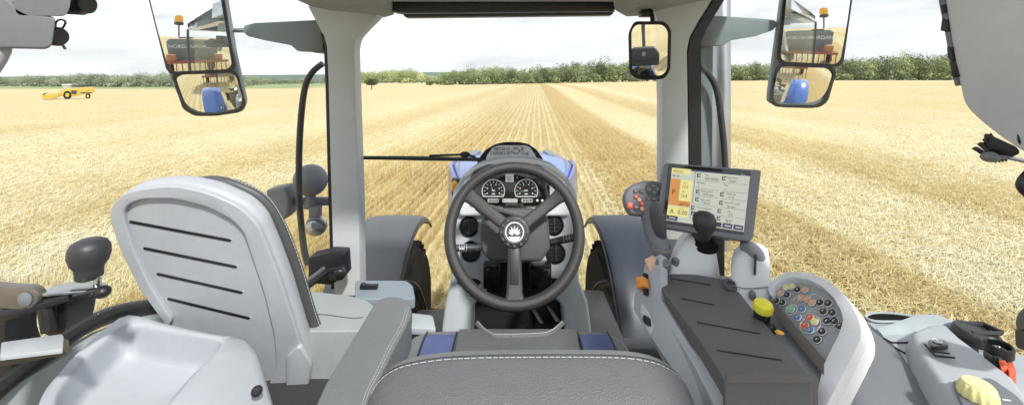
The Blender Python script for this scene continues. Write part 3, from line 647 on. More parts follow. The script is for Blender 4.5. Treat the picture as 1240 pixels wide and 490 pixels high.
def door_mirror(name,label,case,up,lo,cu,cl,Tu,Tl,Ru,Rl,arm,rod,d,case_T,mt='mirrorcase'):
    pc=nrm_plane((sum(p[0] for p in case)/len(case),60),d,case_T)
    t=thing(name,label,'mirror',pc(case[0][0],90),'door mirrors on either side of the cab')
    m=M(); oc=dens(case)
    m.loft([[pc(x,y,.012) for x,y in oc],[pc(x,y,-.03) for x,y in oc],[pc(cu[0]+(x-cu[0])*.75,60+(y-60)*.85,-.085) for x,y in oc]]); ca=ob('case',m,MT[mt],t,bevel=.004,sharp=50)
    # black bezel: outer ring and the bar between the two glasses
    m=M()
    def ring(outer,inner,a,b):
        n=len(outer); m.add([pc(x,y,a) for x,y in outer]+[pc(x,y,b) for x,y in outer]+[pc(x,y,b) for x,y in inner]+[pc(x,y,a) for x,y in inner],[[k*n+i,k*n+(i+1)%n,(k+1)*n+(i+1)%n,(k+1)*n+i] for k in range(3) for i in range(n)])
    for g_ in (up,lo):
        o2=dens(g_); cx=sum(p[0] for p in o2)/len(o2); cy=sum(p[1] for p in o2)/len(o2)
        out=[(x+(3.6 if x>cx else -3.6)*min(1,abs(x-cx)/12),y+(2.8 if y>cy else -2.8)*min(1,abs(y-cy)/12)) for x,y in o2]; ring(out,o2,.012,.02)
    ob('bezel',m,MT['black'],t)
    for g_,cc,T,Rr in ((up,cu,Tu,Ru),(lo,cl,Tl,Rl)):
        pg=nrm_plane(cc,d,T); pg.o=pc(cc[0],cc[1],.013); k=convex(pg,dense2(dens(g_),5),cc,Rr,off=0.006)
        ob('mirror_glass',k,MT['mirror'],t,sharp=180)
    m=M(); oa=[P(a,b,d+.04) for a,b in arm]; m.prism(rc(oa,.003),(0,.05,0)); ar=ob('arm',m,MT[mt],t,bevel=.007,seg=3)
    m=M(); m.tube([P(rod[0][0],rod[0][1],d+.06),P(rod[1][0],rod[1][1],d+.07)],.009,10); ob('hinge_rod',m,MT['steel'],ar)
    m=M(); ex=rod[2]; m.prism(rc([P(a,b,d+.03) for a,b in ex],.005),(0,.09,0)); ob('mount',m,MT['mid'],ar,bevel=.006)
    return t
dmL=1.55
door_mirror('door_mirror','tall two part door mirror on the arm reaching out from the left pillar',
    [(172,-62),(268,-60),(274,0),(284,60),(298,124),(292,136),(262,140),(240,140),(224,131),(208,96),(190,30)],
    [(176,-52),(262,-52),(270,0),(283,78),(278,84),(214,87),(208,82),(186,0)],
    [(214,94),(222,90),(281,88),(287,93),(296,124),(290,132),(262,137),(242,137),(228,129)],
    (236,35),(254,114),MU_L,ML_L,1.1,.62,
    [(389,24),(350,26),(308,28),(296,31),(293,38),(300,44),(320,49),(352,55),(360,62),(389,63)],((279,37),(300,37),[(376,26),(391,28),(391,62),(378,64)]),dmL,(-1.1,-3,H))
door_mirror('door_mirror','tall two part door mirror hung beside the exhaust pipe',
    [(958,-62),(1036,-60),(1030,0),(1023,50),(1010,92),(997,125),(985,131),(945,130),(930,124),(931,110),(946,0)],
    [(962,-52),(1031,-52),(1026,0),(1015,72),(1010,78),(948,75),(943,69),(950,0)],
    [(947,80),(1000,82),(1007,89),(996,120),(986,127),(940,126),(934,119),(941,86)],
    (985,25),(970,104),MU_R,ML_R,1.1,.62,
    [(848,19),(880,20),(928,23),(939,25),(942,30),(936,37),(915,44),(885,49),(877,55),(848,56)],((935,29),(950,29),[(846,22),(860,22),(860,57),(847,56)]),dmL,(1.1,-3,H))
# ================= interior mirror
case=[(768,26),(805,26),(813,36),(812,85),(805,95),(790,97),(770,95),(762,88),(761,40)]
gl=[(770,30),(803,30),(809,38),(808,84),(802,91),(772,91),(766,85),(765,38)]
pi=nrm_plane((787,61),1.32,MI); ti=thing('interior_mirror','small black framed rear view mirror hanging against the right pillar','mirror',pi(787,26))
m=M(); oc=dens(case); m.loft([[pi(x,y,.008) for x,y in oc],[pi(x,y,-.006) for x,y in oc],[pi(787+(x-787)*.8,61+(y-61)*.8,-.025) for x,y in oc]]); ob('frame',m,MT['black'],ti,bevel=.003)
ob('mirror_glass',convex(pi,dense2(dens(gl),5),(787,61),1.3,off=.0085),MT['mirror'],ti,sharp=180)
m=M(); m.tube([pi(790,50,-.02),P(790,20,1.36),P(786,10,1.38)],.008,8); m.box(P(782,17,1.38),(.02,.02,.010)); ob('stalk',m,MT['black'],ti,bevel=.003)
# headrest behind the driver's head, seen in that mirror
hr=thing('headrest','black padded headrest with a small white leaf badge, seen in the interior mirror','headrest',HRP)
m=M(); hx,hy,hz=HRP
def SB(c,a,b_,e=2.6,ns=20): 
    pass
hrX=(V((MIRR_P[0],MIRR_P[1],0))-V((hx,hy,0))).normalized(); hrN=hrX; hrU=Z_.copy(); hrW=hrN.cross(hrU).normalized()
HR=lambda a,b_,c_: V(HRP)+hrW*a*1.3+hrU*b_*1.2+hrN*c_
m.prism(rc([HR(-.15,0,-.05),HR(.15,0,-.05),HR(.16,.14,-.05),HR(.11,.22,-.05),HR(-.11,.22,-.05),HR(-.16,.14,-.05)],.03),hrN*.10); hp=ob('pad',m,MT['slate'],hr,bevel=.03,seg=4)
m=M(); m.tube([HR(-.15,.09,.052),HR(0,.07,.055),HR(.15,.09,.052)],.003,6,smooth=5); ob('seam',m,MT['black'],hp)
m=M(); m.torus(HR(0,.15,.052),hrN,.022,.003,24,6); 
for k in range(3): m.box(HR(-.008+.008*k,.15,.052),(.0022,.015,.002),(hrW,hrU,hrN))
ob('badge',m,MT['white'],hp)
m=M(); m.tube([HR(-.06,.02,0),HR(-.06,-.25,0)],.008,8); m.tube([HR(.06,.02,0),HR(.06,-.25,0)],.008,8); m.box(HR(0,-.45,0),(.2,.2,.05),(hrW,hrU,hrN)); ob('post',m,MT['slate'],hr,bevel=.02)
# ================= beacons and the seed hopper behind, seen in the door mirrors
for sx,lb in ((-1,'amber beacon at the roof corner, seen in the left door mirror'),(1,'amber beacon at the roof corner, seen in the right door mirror')):
    bx,by,bz=BE_L if sx<0 else BE_R
    b=thing('beacon',lb,'beacon',R(bx,by,bz-.32),'amber beacons on the roof')
    m=M(); m.tube([R(sx*.80,by+.05,bz-.36),R(bx,by,bz-.36),R(bx,by,bz-.30),R(bx,by,bz-.02)],.018,8); ob('bracket',m,MT['slate'],b)
    m=M(); m.lathe(R(bx,by,bz-.04),(0,0,1),[(.08,0),(.11,.02),(.11,.06),(.09,.065)],20); ob('base',m,MT['slate'],b)
    m=M(); m.lathe(R(bx,by,bz+.03),(0,0,1),[(.10,0),(.105,.10),(.08,.17),(.01,.20)],20); ob('lens',m,MT['amber'],b)
hp=thing('seed_drill','trailed seed drill with grey hopper and red tines, reflected in the door mirrors','seed drill',(0,-5,0))
m=M()
m.loft([[R(-a,y,z) for a,y,z in ((w1,-4.2,z1),(-w1,-4.2,z1),(-w1,-6.4,z1),(w1,-6.4,z1))] for w1,z1 in ((1.1,-1.75),(1.55,-1.0),(1.62,-.15),(1.5,-.05))]); ho=ob('hopper',m,MT['hopper'],hp,bevel=.05)
m=M(); m.box(R(0,-5.3,-.02),(1.45,1.0,.03)); ob('lid',m,MT['padend'],ho,bevel=.02)
m=M(); frame_text(m,'HORDANA',R(-1.5,-4.15,-.62),V((1,0,0)),Z_,.36); frame_text(m,'HORDANA',R(.05,-4.15,-.62),V((1,0,0)),Z_,.36); ob('lettering',m,MT['white'],ho)
m=M()
for k in range(12): 
    x=-1.8+k*.33; m.tube([R(x,-3.3-.1*(k%3),-1.5),R(x,-3.5,-2.0),R(x,-3.2,-2.5)],.035,6)
m.box(R(0,-3.3,-1.45),(1.9,.09,.07)); m.box(R(0,-3.9,-1.5),(1.9,.09,.07)); ob('tine_frame',m,mat('rusty_red',(.28,.09,.06),.6),hp,bevel=.01)
for sx in (-1,1):
    m=M(); m.lathe(R(sx*1.3,-6.0,-2.2),(sx,0,0),[(.2,0),(.5,0),(.55,.06),(.55,.34),(.5,.4),(.2,.4)],28); ob('wheel',m,MT['rubber'],hp)
    m=M(); m.lathe(R(sx*1.35,-3.6,-1.05),(0,0,1),[(.28,-.3),(.3,-.1),(.28,.08),(.05,.12)],20); ob('distributor',m,mat('rust_orange',(.40,.17,.08),.5),hp)
hp.location.y-=2.6
# ================= work lamp cluster outside the left pillar
wk=thing('work_lamp','round grey work lamp on a bracket outside the left pillar','work lamp',P(372,285,1.9))
m=M(); m.ball(P(376,218,1.9),(.077,.06,.073),24,16); m.lathe(P(376,238,1.9),(0,0,1),[(.03,-.05),(.022,0),(.03,.03)],16); ob('lamp_head',m,MT['mid'],wk,sharp=60)
m=M(); m.prism([P(344,240,1.9),P(400,240,1.9),P(400,249,1.9),P(344,249,1.9)],(0,.03,0)); ob('bracket',m,MT['slate'],wk,bevel=.003)
m=M(); m.prism(rc([P(321,230,1.86),P(344,226,1.86),P(350,240,1.86),P(348,262,1.86),P(338,270,1.86),P(325,252,1.86)],.015),(0,.09,0)); ob('lamp_housing',m,MT['mid'],wk,bevel=.015,seg=3)
wk2=thing('horn','small round metal horn hung under the work lamp bracket','horn',P(383,285,1.88))
m=M(); m.ball(P(383,273,1.88),(.048,.045,.045),20,12); ob('body',m,MT['steel'],wk2,sharp=60)
m=M(); m.box(P(382,256,1.88),(.022,.02,.025)); m.torus(P(383,273,1.86),(0,1,.2),.036,.006,24,8); m.box(P(383,273,1.832),(.022,.004,.012)); ob('mount',m,MT['mid'],wk2,bevel=.004)
# ================= steering wheel
wc=P(623,WHY,1.15); tl=math.radians(WT); wn=V((0,-math.cos(tl),math.sin(tl))); wu=V((0,math.sin(tl),math.cos(tl)))
sw_=thing('steering_wheel','dark leather three spoke steering wheel with a round silver leaf badge','steering wheel',wc)
RW=.180; m=M(); m.torus(wc,wn,RW,.016,96,18,u=X_,flat=1.05); rm=ob('rim',m,MT['wheel'],sw_,sharp=180)
m=M()
for a in (218,322,90): 
    a_=math.radians(a); d=X_*math.cos(a_)-wu*math.sin(a_); c_=wc+d*RW; ta=wn.cross(d); m.torus(c_,ta,.0162,.0006,24,6)
ob('rim_seam',m,MT['dark'],rm)
def WP(a,b_,c_=0): return wc+X_*a+wu*b_+wn*c_
def spoke(dx,dy,w0,w1,w2):
    d=(X_*dx+wu*dy).normalized(); s_=wn.cross(d).normalized(); m=M(); sec=[]
    for t,w,z,th in ((.02,w0,-.004,.012),(.06,w0,-.006,.011),(.11,w1,-.008,.010),(.15,w1*1.08,-.006,.010),(.168,w2,-.002,.011),(.183,w2*1.5,0,.012)):
        c_=wc+d*t+wn*z; sec.append(rc([c_-s_*w-wn*th,c_+s_*w-wn*th,c_+s_*w+wn*th,c_-s_*w+wn*th],.008,3))
    m.loft(sec); return ob('spoke',m,MT['wheel'],sw_,sharp=50)
for a in ((-.82,.62,.017,.017,.022),(.82,.62,.017,.017,.022),(0,-1,.019,.020,.026)): 
    s_=spoke(*a)
m=M(); m.box(WP(0,-.085,.005),(.011,.045,.002),(X_,wu,wn)); ob('spoke_inlay',m,MT['dark'],s_,bevel=.001)
m=M(); m.lathe(wc,wn,[(.030,-.045),(.042,-.02),(.043,.006),(.040,.012),(.034,.014),(.033,.010)],36); hb=ob('hub',m,MT['dark'],sw_)
m=M(); m.lathe(wc,wn,[(.031,.008),(.033,.016),(.030,.020),(.026,.018)],36)
for k in range(12): a=k*math.pi/6; m.box(WP(.0355*math.cos(a),.0355*math.sin(a),.013),(.003,.003,.004),(X_,wu,wn))
ob('hub_ring',m,MT['slate'],hb)
m=M(); m.lathe(wc,wn,[(.0262,.017),(.0262,.0195),(.001,.0198)],32); bd=ob('badge',m,MT['dark'],hb)
m=M(); m.torus(wc+wn*.020,wn,.0245,.0018,40,6)
for k in range(8):
    a=math.radians(20+k*20+(0 if k<4 else 0)); 
for a,l in ((90,.021),(62,.021),(118,.021),(36,.02),(144,.02),(12,.018),(168,.018)):
    a_=math.radians(a); p0=WP(0,-.010,.0205); p1=WP(l*math.cos(a_),l*math.sin(a_)-.004,.0205); d=(p1-p0); L=d.length; d/=L; s2=wn.cross(d)
    m.prism([p0+d*.004,p0+d*L*.55+s2*.0026,p1,p0+d*L*.55-s2*.0026],wn*.001)
m.prism([WP(-.016,-.012,.0205),WP(.016,-.012,.0205),WP(.009,-.021,.0205),WP(-.009,-.021,.0205)],wn*.001); ob('leaf_mark',m,MT['white'],bd)
# ================= dashboard
da=thing('dashboard','light grey steering console with instrument cluster and round air vents','dashboard',(0,1.4,H-1.15))
pd=Pl((540,200,1.47),(705,200,1.47),(620,400,1.34))
o_=[(545,262),(548,232),(562,210),(578,197),(600,189),(646,189),(668,197),(686,212),(698,232),(701,262),(703,300),(701,338),(712,366),(716,396),(716,420),(684,420),(683,396),(681,370),(662,352),(660,318),(592,318),(590,352),(573,370),(572,396),(570,420),(533,420),(535,396),(539,366),(546,338),(544,300)]
m=M(); m.prism(rc(pd.many(o_),.014),-pd.n*.16); hs=ob('housing',m,MT['console'],da,bevel=.014,seg=4)
m=M(); m.prism(pd.many([(560,312),(694,312),(700,430),(552,430)],-.08),-pd.n*.05); ob('recess',m,MT['black'],da)
# bright ring round the cluster
pb=Pl((560,200,1.44),(690,200,1.44),(620,262,1.405))
o_=[(556,262),(555,238),(563,218),(580,202),(602,194),(644,194),(666,202),(684,219),(692,238),(690,262)]
m=M(); m.prism(rc(pb.many(o_),.012),-pb.n*.05); ob('cluster_surround',m,MT['pale'],da,bevel=.012,seg=4)
pq=Pl((567,200,1.432),(665,200,1.432),(620,250,1.402))
o_=[(570,249),(567,240),(566,222),(574,206),(590,199),(652,199),(662,206),(666,226),(666,240),(662,249)]
m=M(); m.prism(rc(pq.many(o_),.01),-pq.n*.012); cl=ob('instrument_cluster',m,MT['gloss'],da,bevel=.003)
qc=Quad(pq,(560,195),(680,195),(680,255),(560,255))
# coordinates of the 980x490 enlargement used as u,v/980,490
cu=lambda x,y,o=.001: pq(560+x/980*120,195+y/490*60,o)
pxm=1.42/500; 
for cx,cy,rx in ((306,295,110),(630,295,112)):
    m=M(); c_=cu(cx,cy); r=rx/980*120*pxm
    uu=X_; vv=pq.n.cross(uu).normalized(); vv=vv if vv.z>0 else -vv
    m.lathe(c_-pq.n*.001,pq.n,[(r*.97,0),(r*.97,.0012),(.0001,.0013)],40); ga=ob('gauge',m,MT['black'],cl)
    m=M(); sc=40; pts=[]
    for k in range(sc+1):
        a=math.radians(-28+236*k/sc); pts.append(c_+pq.n*.002+(uu*math.cos(a)+vv*math.sin(a))*r)
    m.tube(pts+[pts[0]],.0014,6); 
    for k in range(11):
        a=math.radians(-20+22*k); d=uu*math.cos(a)+vv*math.sin(a); m.box(c_+d*r*.80+pq.n*.0015,(r*.10,.0006,.0006),(d,pq.n.cross(d),pq.n))
        if k%2==0: m.box(c_+d*r*.58+pq.n*.0015,(.0018,.0022,.0005),(uu,vv,pq.n))
    for k in range(2): m.box(c_-vv*r*(.25-.3*k)+pq.n*.0015,(.006,.0016,.0005),(uu,vv,pq.n))
    ob('gauge_marks',m,MT['white'],ga)
    m=M(); a=math.radians(115 if cx<400 else 180); d=uu*math.cos(a)+vv*math.sin(a); m.prism([c_-d*r*.1+pq.n*.0025,c_+pq.n*.0025+d.cross(pq.n)*.0015,c_+d*r*.7+pq.n*.0025,c_+pq.n*.0025-d.cross(pq.n)*.0015],pq.n*.0004); ob('needle',m,MT['green'],ga)
m=M(); m.prism([cu(425,128),cu(508,128),cu(506,205),cu(427,205)],pq.n*.0008); hc=ob('gear_display',m,MT['white'],cl)
m=M(); 
for a,b_,c_,d_ in ((448,150,454,190),(460,165,475,172),(475,172,480,190),(455,185,468,190),(478,150,490,156)): m.prism([cu(a,b_,.002),cu(c_,b_,.002),cu(c_,d_,.002),cu(a,d_,.002)],pq.n*.0004)
ob('digit_marks',m,MT['scrt'],hc)
m=M()
for a,b_ in ((250,358),(395,545),(585,695)): m.prism(rc([cu(a,370),cu(b_,370),cu(b_,408),cu(a,408)],.003),pq.n*.0008)
lc=ob('status_display',m,mat('lcd_grey',(.42,.44,.40),.4,var=0),cl)
m=M()
for a in list(range(262,350,14))+list(range(600,690,14)): m.prism([cu(a,378,.002),cu(a+8,378,.002),cu(a+6,402,.002),cu(a-1,402,.002)],pq.n*.0003)
m.prism([cu(405,384,.002),cu(415,384,.002),cu(415,392,.002),cu(405,392,.002)],pq.n*.0003); ob('segment_digits',m,MT['scrt'],lc)
for a,b_ in ((200,393),(740,388),(788,390),(178,214),(542,162)):
    m=M(); r=.0042 if b_>300 else .0022; m.lathe(cu(a,b_),pq.n,[(r,0),(r,.002),(r*.5,.003),(0,.0032)],14); ob('button',m,MT['pale'],cl)
m=M(); m.lathe(cu(645,148),pq.n,[(.004,0),(.004,.001),(0,.001)],14,sx=1.2,sy=.7); ob('warning_light',m,MT['red'],cl)
# hooded indicator panel on top
ph=Pl((580,200,1.50),(658,200,1.50),(620,172,1.54))
o_=[(575,204),(580,191),(588,181),(600,174),(612,171.5),(628,171.5),(640,174),(650,181),(657,191),(661,204)]
m=M(); m.prism(rc(ph.many(o_),.008),-ph.n*.12); ob('hood',m,MT['black'],da,bevel=.006)
o_=[(587,200),(590,188),(597,179),(604,176.5),(636,176.5),(642,179),(648,188),(652,200)]
m=M(); m.prism(rc(ph.many(o_,.001),.004),ph.n*.006); ip=ob('indicator_panel',m,mat('indicator_grey',(.62,.62,.65),.5),da,bevel=.002)
m=M(); g=random.Random(3)
fm=lambda x,y,o=.0075: ph(580+x/980*80,165+y/490*40,o)
def icon(x,y,w,h_,th=7):
    for a,b_,c_,d_ in ((x,y,x+w,y+th),(x,y+h_-th,x+w,y+h_),(x,y,x+th,y+h_),(x+w-th,y,x+w,y+h_)): m.prism([fm(a,b_),fm(c_,b_),fm(c_,d_),fm(a,d_)],ph.n*.0004)
    if g.random()<.5: m.prism([fm(x+w*.3,y+h_*.35),fm(x+w*.7,y+h_*.35),fm(x+w*.7,y+h_*.6),fm(x+w*.3,y+h_*.6)],ph.n*.0004)
for x in (225,275,340,405): icon(x,175,48,42)
for x in (170,230,290,345,412): icon(x,238,48,42)
for x,y,w,h_ in ((510,172,70,30),(480,215,30,40),(585,210,28,40),(515,250,68,26),(625,175,38,42),(630,240,44,36),(690,250,46,36)): icon(x,y,w,h_)
for a,b_ in ((250,370),(585,650)): m.prism([fm(a,136),fm(b_,136),fm(b_,144),fm(a,144)],ph.n*.0004)
ob('indicator_symbols',m,MT['slate'],ip)
# the light grey lip below the hood
m=M(); m.tube([P(563,214,1.44),P(580,203,1.445),P(602,197,1.45),P(622,195,1.45),P(646,197,1.45),P(668,204,1.445),P(684,216,1.44)],.010,10,smooth=4); ob('trim_lip',m,MT['pale'],da)
# round air vents
for cx,cy in ((568,274),(570,304),(671,272),(673,306)):
    c_=pd(cx,cy); vt=None; m=M(); m.lathe(c_,pd.n,[(.028,-.002),(.033,.0),(.034,.005),(.031,.008),(.028,.005),(.026,-.001)],32); vt=ob('air_vent',m,MT['gloss'],da)
    m=M(); m.lathe(c_,pd.n,[(.0268,.001),(.0268,.0015),(.001,.0016)],24); ob('vent_throat',m,MT['black'],vt)
    up=pd.n.cross(X_).normalized(); m=M()
    for k in (-1,0,1): 
        L=math.sqrt(max((.0255**2-(k*.011)**2),0)); m.box(c_+up*k*.011+pd.n*.003,(L*.97,.0009,.003),(X_,(up+pd.n*.6).normalized(),pd.n))
    m.box(c_+pd.n*.006,(.0022,.025,.002),(X_,up,pd.n)); ob('vane',m,MT['dark'],vt)
for cx,cy in ((568,341),(668,341)):
    m=M(); m.lathe(pd(cx,cy,.001),pd.n,[(.036,-.002),(.038,.0),(.038,.004),(.0,.0045)],32,sx=1.,sy=.33); ob('cup_vent',m,MT['gloss'],da)
# column shroud, ignition pod and stalks
psd=Pl((590,262,1.24),(660,262,1.24),(620,317,1.205))
m=M(); m.prism(rc(psd.many([(585,256),(600,252),(648,252),(664,262),(667,300),(656,317),(594,317),(583,306),(580,280)]),.012),-psd.n*.10); sh=ob('column_shroud',m,MT['slate'],da,bevel=.012,seg=4)
m=M(); m.prism(rc(Pl((600,250,1.34),(640,250,1.34),(620,270,1.32)).many([(608,256),(613,251),(632,251),(640,258),(640,268),(606,268)]),.006),(0,.05,0)); pod=ob('switch_pod',m,MT['black'],da,bevel=.004)
m=M(); m.ball(P(617,259,1.33),(.007,.005,.007),10,8); m.ball(P(629,259,1.33),(.006,.005,.006),10,8); ob('switch',m,MT['steel'],pod)
for pts,rr in (([(594,291,1.27),(582,299,1.23),(566,300,1.215),(552,300,1.205)],[.010,.0105,.0115,.0095]),([(650,292,1.26),(664,293,1.235),(682,290,1.22),(699,286,1.20)],[.010,.009,.011,.0125])):
    m=M(); m.tube([P(*p) for p in pts],rr,14,smooth=3); st=ob('stalk',m,MT['dark'],da)
    m=M()
    for k in range(4):
        a,b_=P(*pts[2]),P(*pts[3]); q=a+(b_-a)*(.15+.2*k); m.torus(q,(b_-a),rr[2]+.0004,.0005,16,5)
        if k in (1,2): m.box(q+V((0,-rr[2]-.0002,.003)),(.0022,.0006,.0022))
    ob('stalk_marks',m,MT['white'],st)
m=M(); m.tube([P(578,250,1.36),P(592,262,1.32),P(612,276,1.28)],[.012,.014,.014],10); ob('reversing_lever',m,MT['slate'],da)
m=M(); m.prism(psd.many([(594,247),(640,262),(638,266),(592,252)],.012),psd.n*.004); ob('trim_line',m,MT['slate'],da,bevel=.001)
m=M(); m.ball(P(593,257,1.22),(.010,.006,.010),12,8); ob('knob',m,MT['white'],da)
for a,b_ in ((585,606),(640,668)):
    m=M(); m.prism([P(a,320,1.36),P(b_,320,1.36),P(b_,350,1.35),P(a,350,1.35)],(0,.04,0)); ob('column_bracket',m,MT['gloss'],da,bevel=.005)
for a,b_ in (((645,372,1.42),(660,398,1.36)),((664,370,1.42),(680,396,1.36))):
    m=M(); m.tube([P(*a),P(*b_)],.007,8); pe=ob('pedal',m,MT['steel'],da)
    q=P(*b_); m=M(); m.box(q+V((0,0,-.03)),(.035,.012,.045)); ob('pedal_pad',m,MT['rubber'],pe,bevel=.006)
for a,b_ in ((585,368),(632,391),(638,391)):
    m=M(); m.box(P(a,b_,1.33),(.004,.003,.004)); ob('bolt_head',m,MT['steel'],da)
# ================= driver's seat
ds=thing('driver_seat','grey leather driver seat with blue woven side strips and white stitching','seat',R(0.02,.8,-1.15))
hz=-.62; hp_=HPl(hz)
m=M(); o_=[(488,418),(500,404),(520,398.5),(560,397),(690,397),(735,400),(757,410),(766,426)]
o3=[hp_(a,b_) for a,b_ in o_]; o3=o3+[R(.29,.55,hz),R(-.27,.55,hz)]; m.prism(rc(o3,.02),(0,0,-.13)); cu_=ob('cushion',m,MT['leather2'],ds,bevel=.035,seg=5)
for a,b_ in ((515,552),(701,739)):
    m=M(); ys=[1.045,1.038,1.02,.98,.9,.8]; zs=[-.05,-.02,-.004,.003,.004,.004]
    xa=(a-HX)/F*1.0; xb=(b_-HX)/F*1.0
    m.loft([[R(xa,y,hz+z-.004),R(xb,y,hz+z-.004),R(xb,y,hz+z+.002),R(xa,y,hz+z+.002)] for y,z in zip(ys,zs)]); ob('blue_panel',m,MT['blue'],cu_,sharp=60)
    m=M()
    for x in (xa,xb): m.tube([R(x,y,hz+z+.002) for y,z in zip(ys,zs)],.0025,6)
    ob('piping',m,MT['black'],cu_)
# central bolster with rounded notch
m=M(); o_=[(578,394),(585,402),(594,408),(604,410.5),(655,409),(668,405),(676,399),(681,394)]
m.tube([hp_(a,b_,.006) for a,b_ in o_],.006,8,smooth=3); ob('welt',m,MT['leather'],cu_)
m=M(); m.tube([hp_(a,b_,.0125) for a,b_ in o_],.0007,6,smooth=3); ob('stitching',m,MT['stitch'],cu_)
m=M(); m.prism([R(-.13,.6,hz+.003),R(.155,.6,hz+.003),R(.155,1.02,hz+.003),R(-.13,1.02,hz+.003)],(0,0,.004)); ob('centre_panel',m,MT['leather'],cu_,bevel=.003)
# backrest: rounded slab leaning back, top edge below the eye
prof=[]
pts_top=[(443,510),(446,486),(458,467),(480,453),(515,445),(560,441),(640,439.5),(745,440),(790,445),(815,455),(832,469),(839,486),(841,510)]
secs=[]
def brow(off,zoff,dd,sc): 
    out=[]
    for a,b_ in pts_top:
        p=P(a,b_,.62); c0_=R(.03,.62,-.62); q=c0_+(p-c0_)*sc; out.append(q+V((0,dd,zoff)))
    return out
top=spline(brow(0,0,0,1.),False,4)
def ringo(dy,sc,dz=0): 
    c0_=R(.03,.62,-.62); a=[c0_+(p-c0_)*sc+V((0,dy,dz)) for p in top]
    return a+[V((a[-1].x,a[-1].y,H-1.05)),V((a[0].x,a[0].y,H-1.05))]
m=M(); m.loft([ringo(dy,sc) for dy,sc in ((-.10,.50),(-.095,.84),(-.085,.90),(-.068,.945),(-.045,.973),(-.02,.99),(.003,1.),(.018,1.0),(.032,.99),(.042,.96),(.045,.5))]); br=ob('backrest',m,MT['leather'],ds,sharp=60)
m=M(); bt=[c+V((0,0,.0012)) for c in ringo(.012,1.0)[:-2]]; 
n=0
for i in range(len(bt)-1):
    a,b_=bt[i],bt[i+1]; L=(b_-a).length; k=max(1,int(L/.0085))
    for j in range(k):
        p0=a+(b_-a)*(j+.12)/k; p1=a+(b_-a)*(j+.88)/k; m.tube([p0,p1],.0007,5)
ob('stitching',m,MT['stitch'],br)
m=M(); m.loft([ringo(dy,sc,.0015) for dy,sc in ((.018,1.0),(.025,.996),(.032,.99))],cap=False,closed=False) ; 
ob('edge_panel',m,MT['leather2'],br,sharp=60)
for a,b_ in ((741,438),(541,441)):
    m=M(); m.box(P(a,b_,.64),(.005,.010,.003)); ob('tab',m,MT['leather2'],br,bevel=.001)
# armrest on the left of the seat
az=HPl(-.495)
o_=[(378,500),(395,462),(415,430),(438,392),(450,372),(458,362),(470,358),(486,359),(497,366),(499,378),(492,394),(478,420),(462,452),(450,478),(444,500)]
ar=thing('armrest','long grey leather armrest with double white stitching, left of the driver seat','armrest',az(430,440)-V((0,0,.15)))
m=M(); m.prism(rc([az(a,b_) for a,b_ in o_],.012),(0,0,-.075)); ab=ob('pad',m,MT['leather2'],ar,bevel=.022,seg=5)
m=M()
for q in (0,3.2):
    pp=[(499-q,372),(493-q,392),(479-q,417),(463-q,450),(450-q,476),(444-q,498)]; pts=spline([az(a-4,b_,.0005) for a,b_ in pp],False,8)
    for i in range(0,len(pts)-1): 
        a,b_=pts[i],pts[i+1]; m.tube([a+(b_-a)*.08,a+(b_-a)*.8],.0005,5)
ob('stitching',m,MT['stitch'],ab)
m=M(); m.prism([R(-.34,.75,-.57),R(-.27,.75,-.57),R(-.25,.95,-.57),R(-.32,.95,-.57)],(0,0,-.4)); ob('support',m,MT['dark'],ar,bevel=.01)
# ================= passenger seat
ps=thing('passenger_seat','passenger seat with pale grey shell back marked by four dark slots','seat',R(-.55,1.0,-1.15))
pp=Pl((375,440,.98),(140,245,.84),(300,245,.86))
o_=[(136,262),(138,246),(150,233),(172,225),(215,221),(258,230),(296,247),(316,266),(330,298),(346,340),(362,392),(377,440),(374,460),(356,480),(338,478),(300,470),(215,450),(195,392),(172,345),(150,300)]
m=M(); m.prism(rc(pp.many(o_),.02),-pp.n*.045); shl=ob('shell',m,MT['shell'],ps,bevel=.016,seg=4)
o_=[(206,392),(172,345),(150,300),(137,262),(139,247),(150,234),(172,226),(215,222),(256,231),(292,247),(314,268),(328,300),(344,342),(360,394),(374,440),(372,456),(355,474),(340,472),(327,462),(337,440),(334,400),(322,350),(307,305),(298,278),(286,264),(255,247),(212,237),(176,238),(160,244),(154,252),(155,265),(166,300),(184,340),(212,384)]
m=M(); m.prism(rc(pp.many(o_,-.003),.02),pp.n*.0125); ob('raised_rim',m,MT['shell'],shl,bevel=.0075,seg=5,sharp=60)
for a,b_ in (((157,268),(280,291)),((174,300),(287,323)),((190,331),(294,354)),((203,361),(303,385))):
    A_,B_=pp(*a,.0),pp(*b_,.0); d=(B_-A_).normalized(); u=pp.n.cross(d)
    m=M(); m.prism(rc([A_-u*.0032,B_-u*.0032,B_+u*.0032,A_+u*.0032],.003,3),pp.n*.0012); sl_=ob('slot',m,MT['black'],shl)
    m=M(); m.torus(B_,pp.n,.0042,.0010,18,6); ob('slot_end',m,MT['shell'],sl_)
o_=[(205,234),(235,227),(270,233),(302,248),(322,268),(338,300),(356,348),(371,396),(383,428),(381,446),(365,470),(330,470),(300,400),(240,300)]
m=M(); m.prism(rc(pp.many(o_,-.04),.02),-pp.n*.024); pdd=ob('back_pad',m,MT['slate'],ps,bevel=.02,seg=4)
m=M(); q_=[(262,230),(300,246),(320,266),(337,298),(355,346),(370,395),(380,423)]; pts=spline([pp(a+1,b_-1,-.046) for a,b_ in q_],False,10)
for i in range(len(pts)-1): m.tube([pts[i],pts[i]+(pts[i+1]-pts[i])*.7],.001,4)
ob('stitching',m,MT['stitch'],pdd)
m=M(); m.prism(rc([pp(350,424,.004),pp(366,410,.004),pp(381,434,.004),pp(376,462,.004),pp(350,468,.004)],.012),pp.n*.014); ob('hinge_cover',m,MT['shell'],ps,bevel=.008,seg=3)
cz_=HPl(-.60); o_=[(300,352),(362,350),(425,357),(448,364),(456,374),(446,392),(436,400),(320,400)]
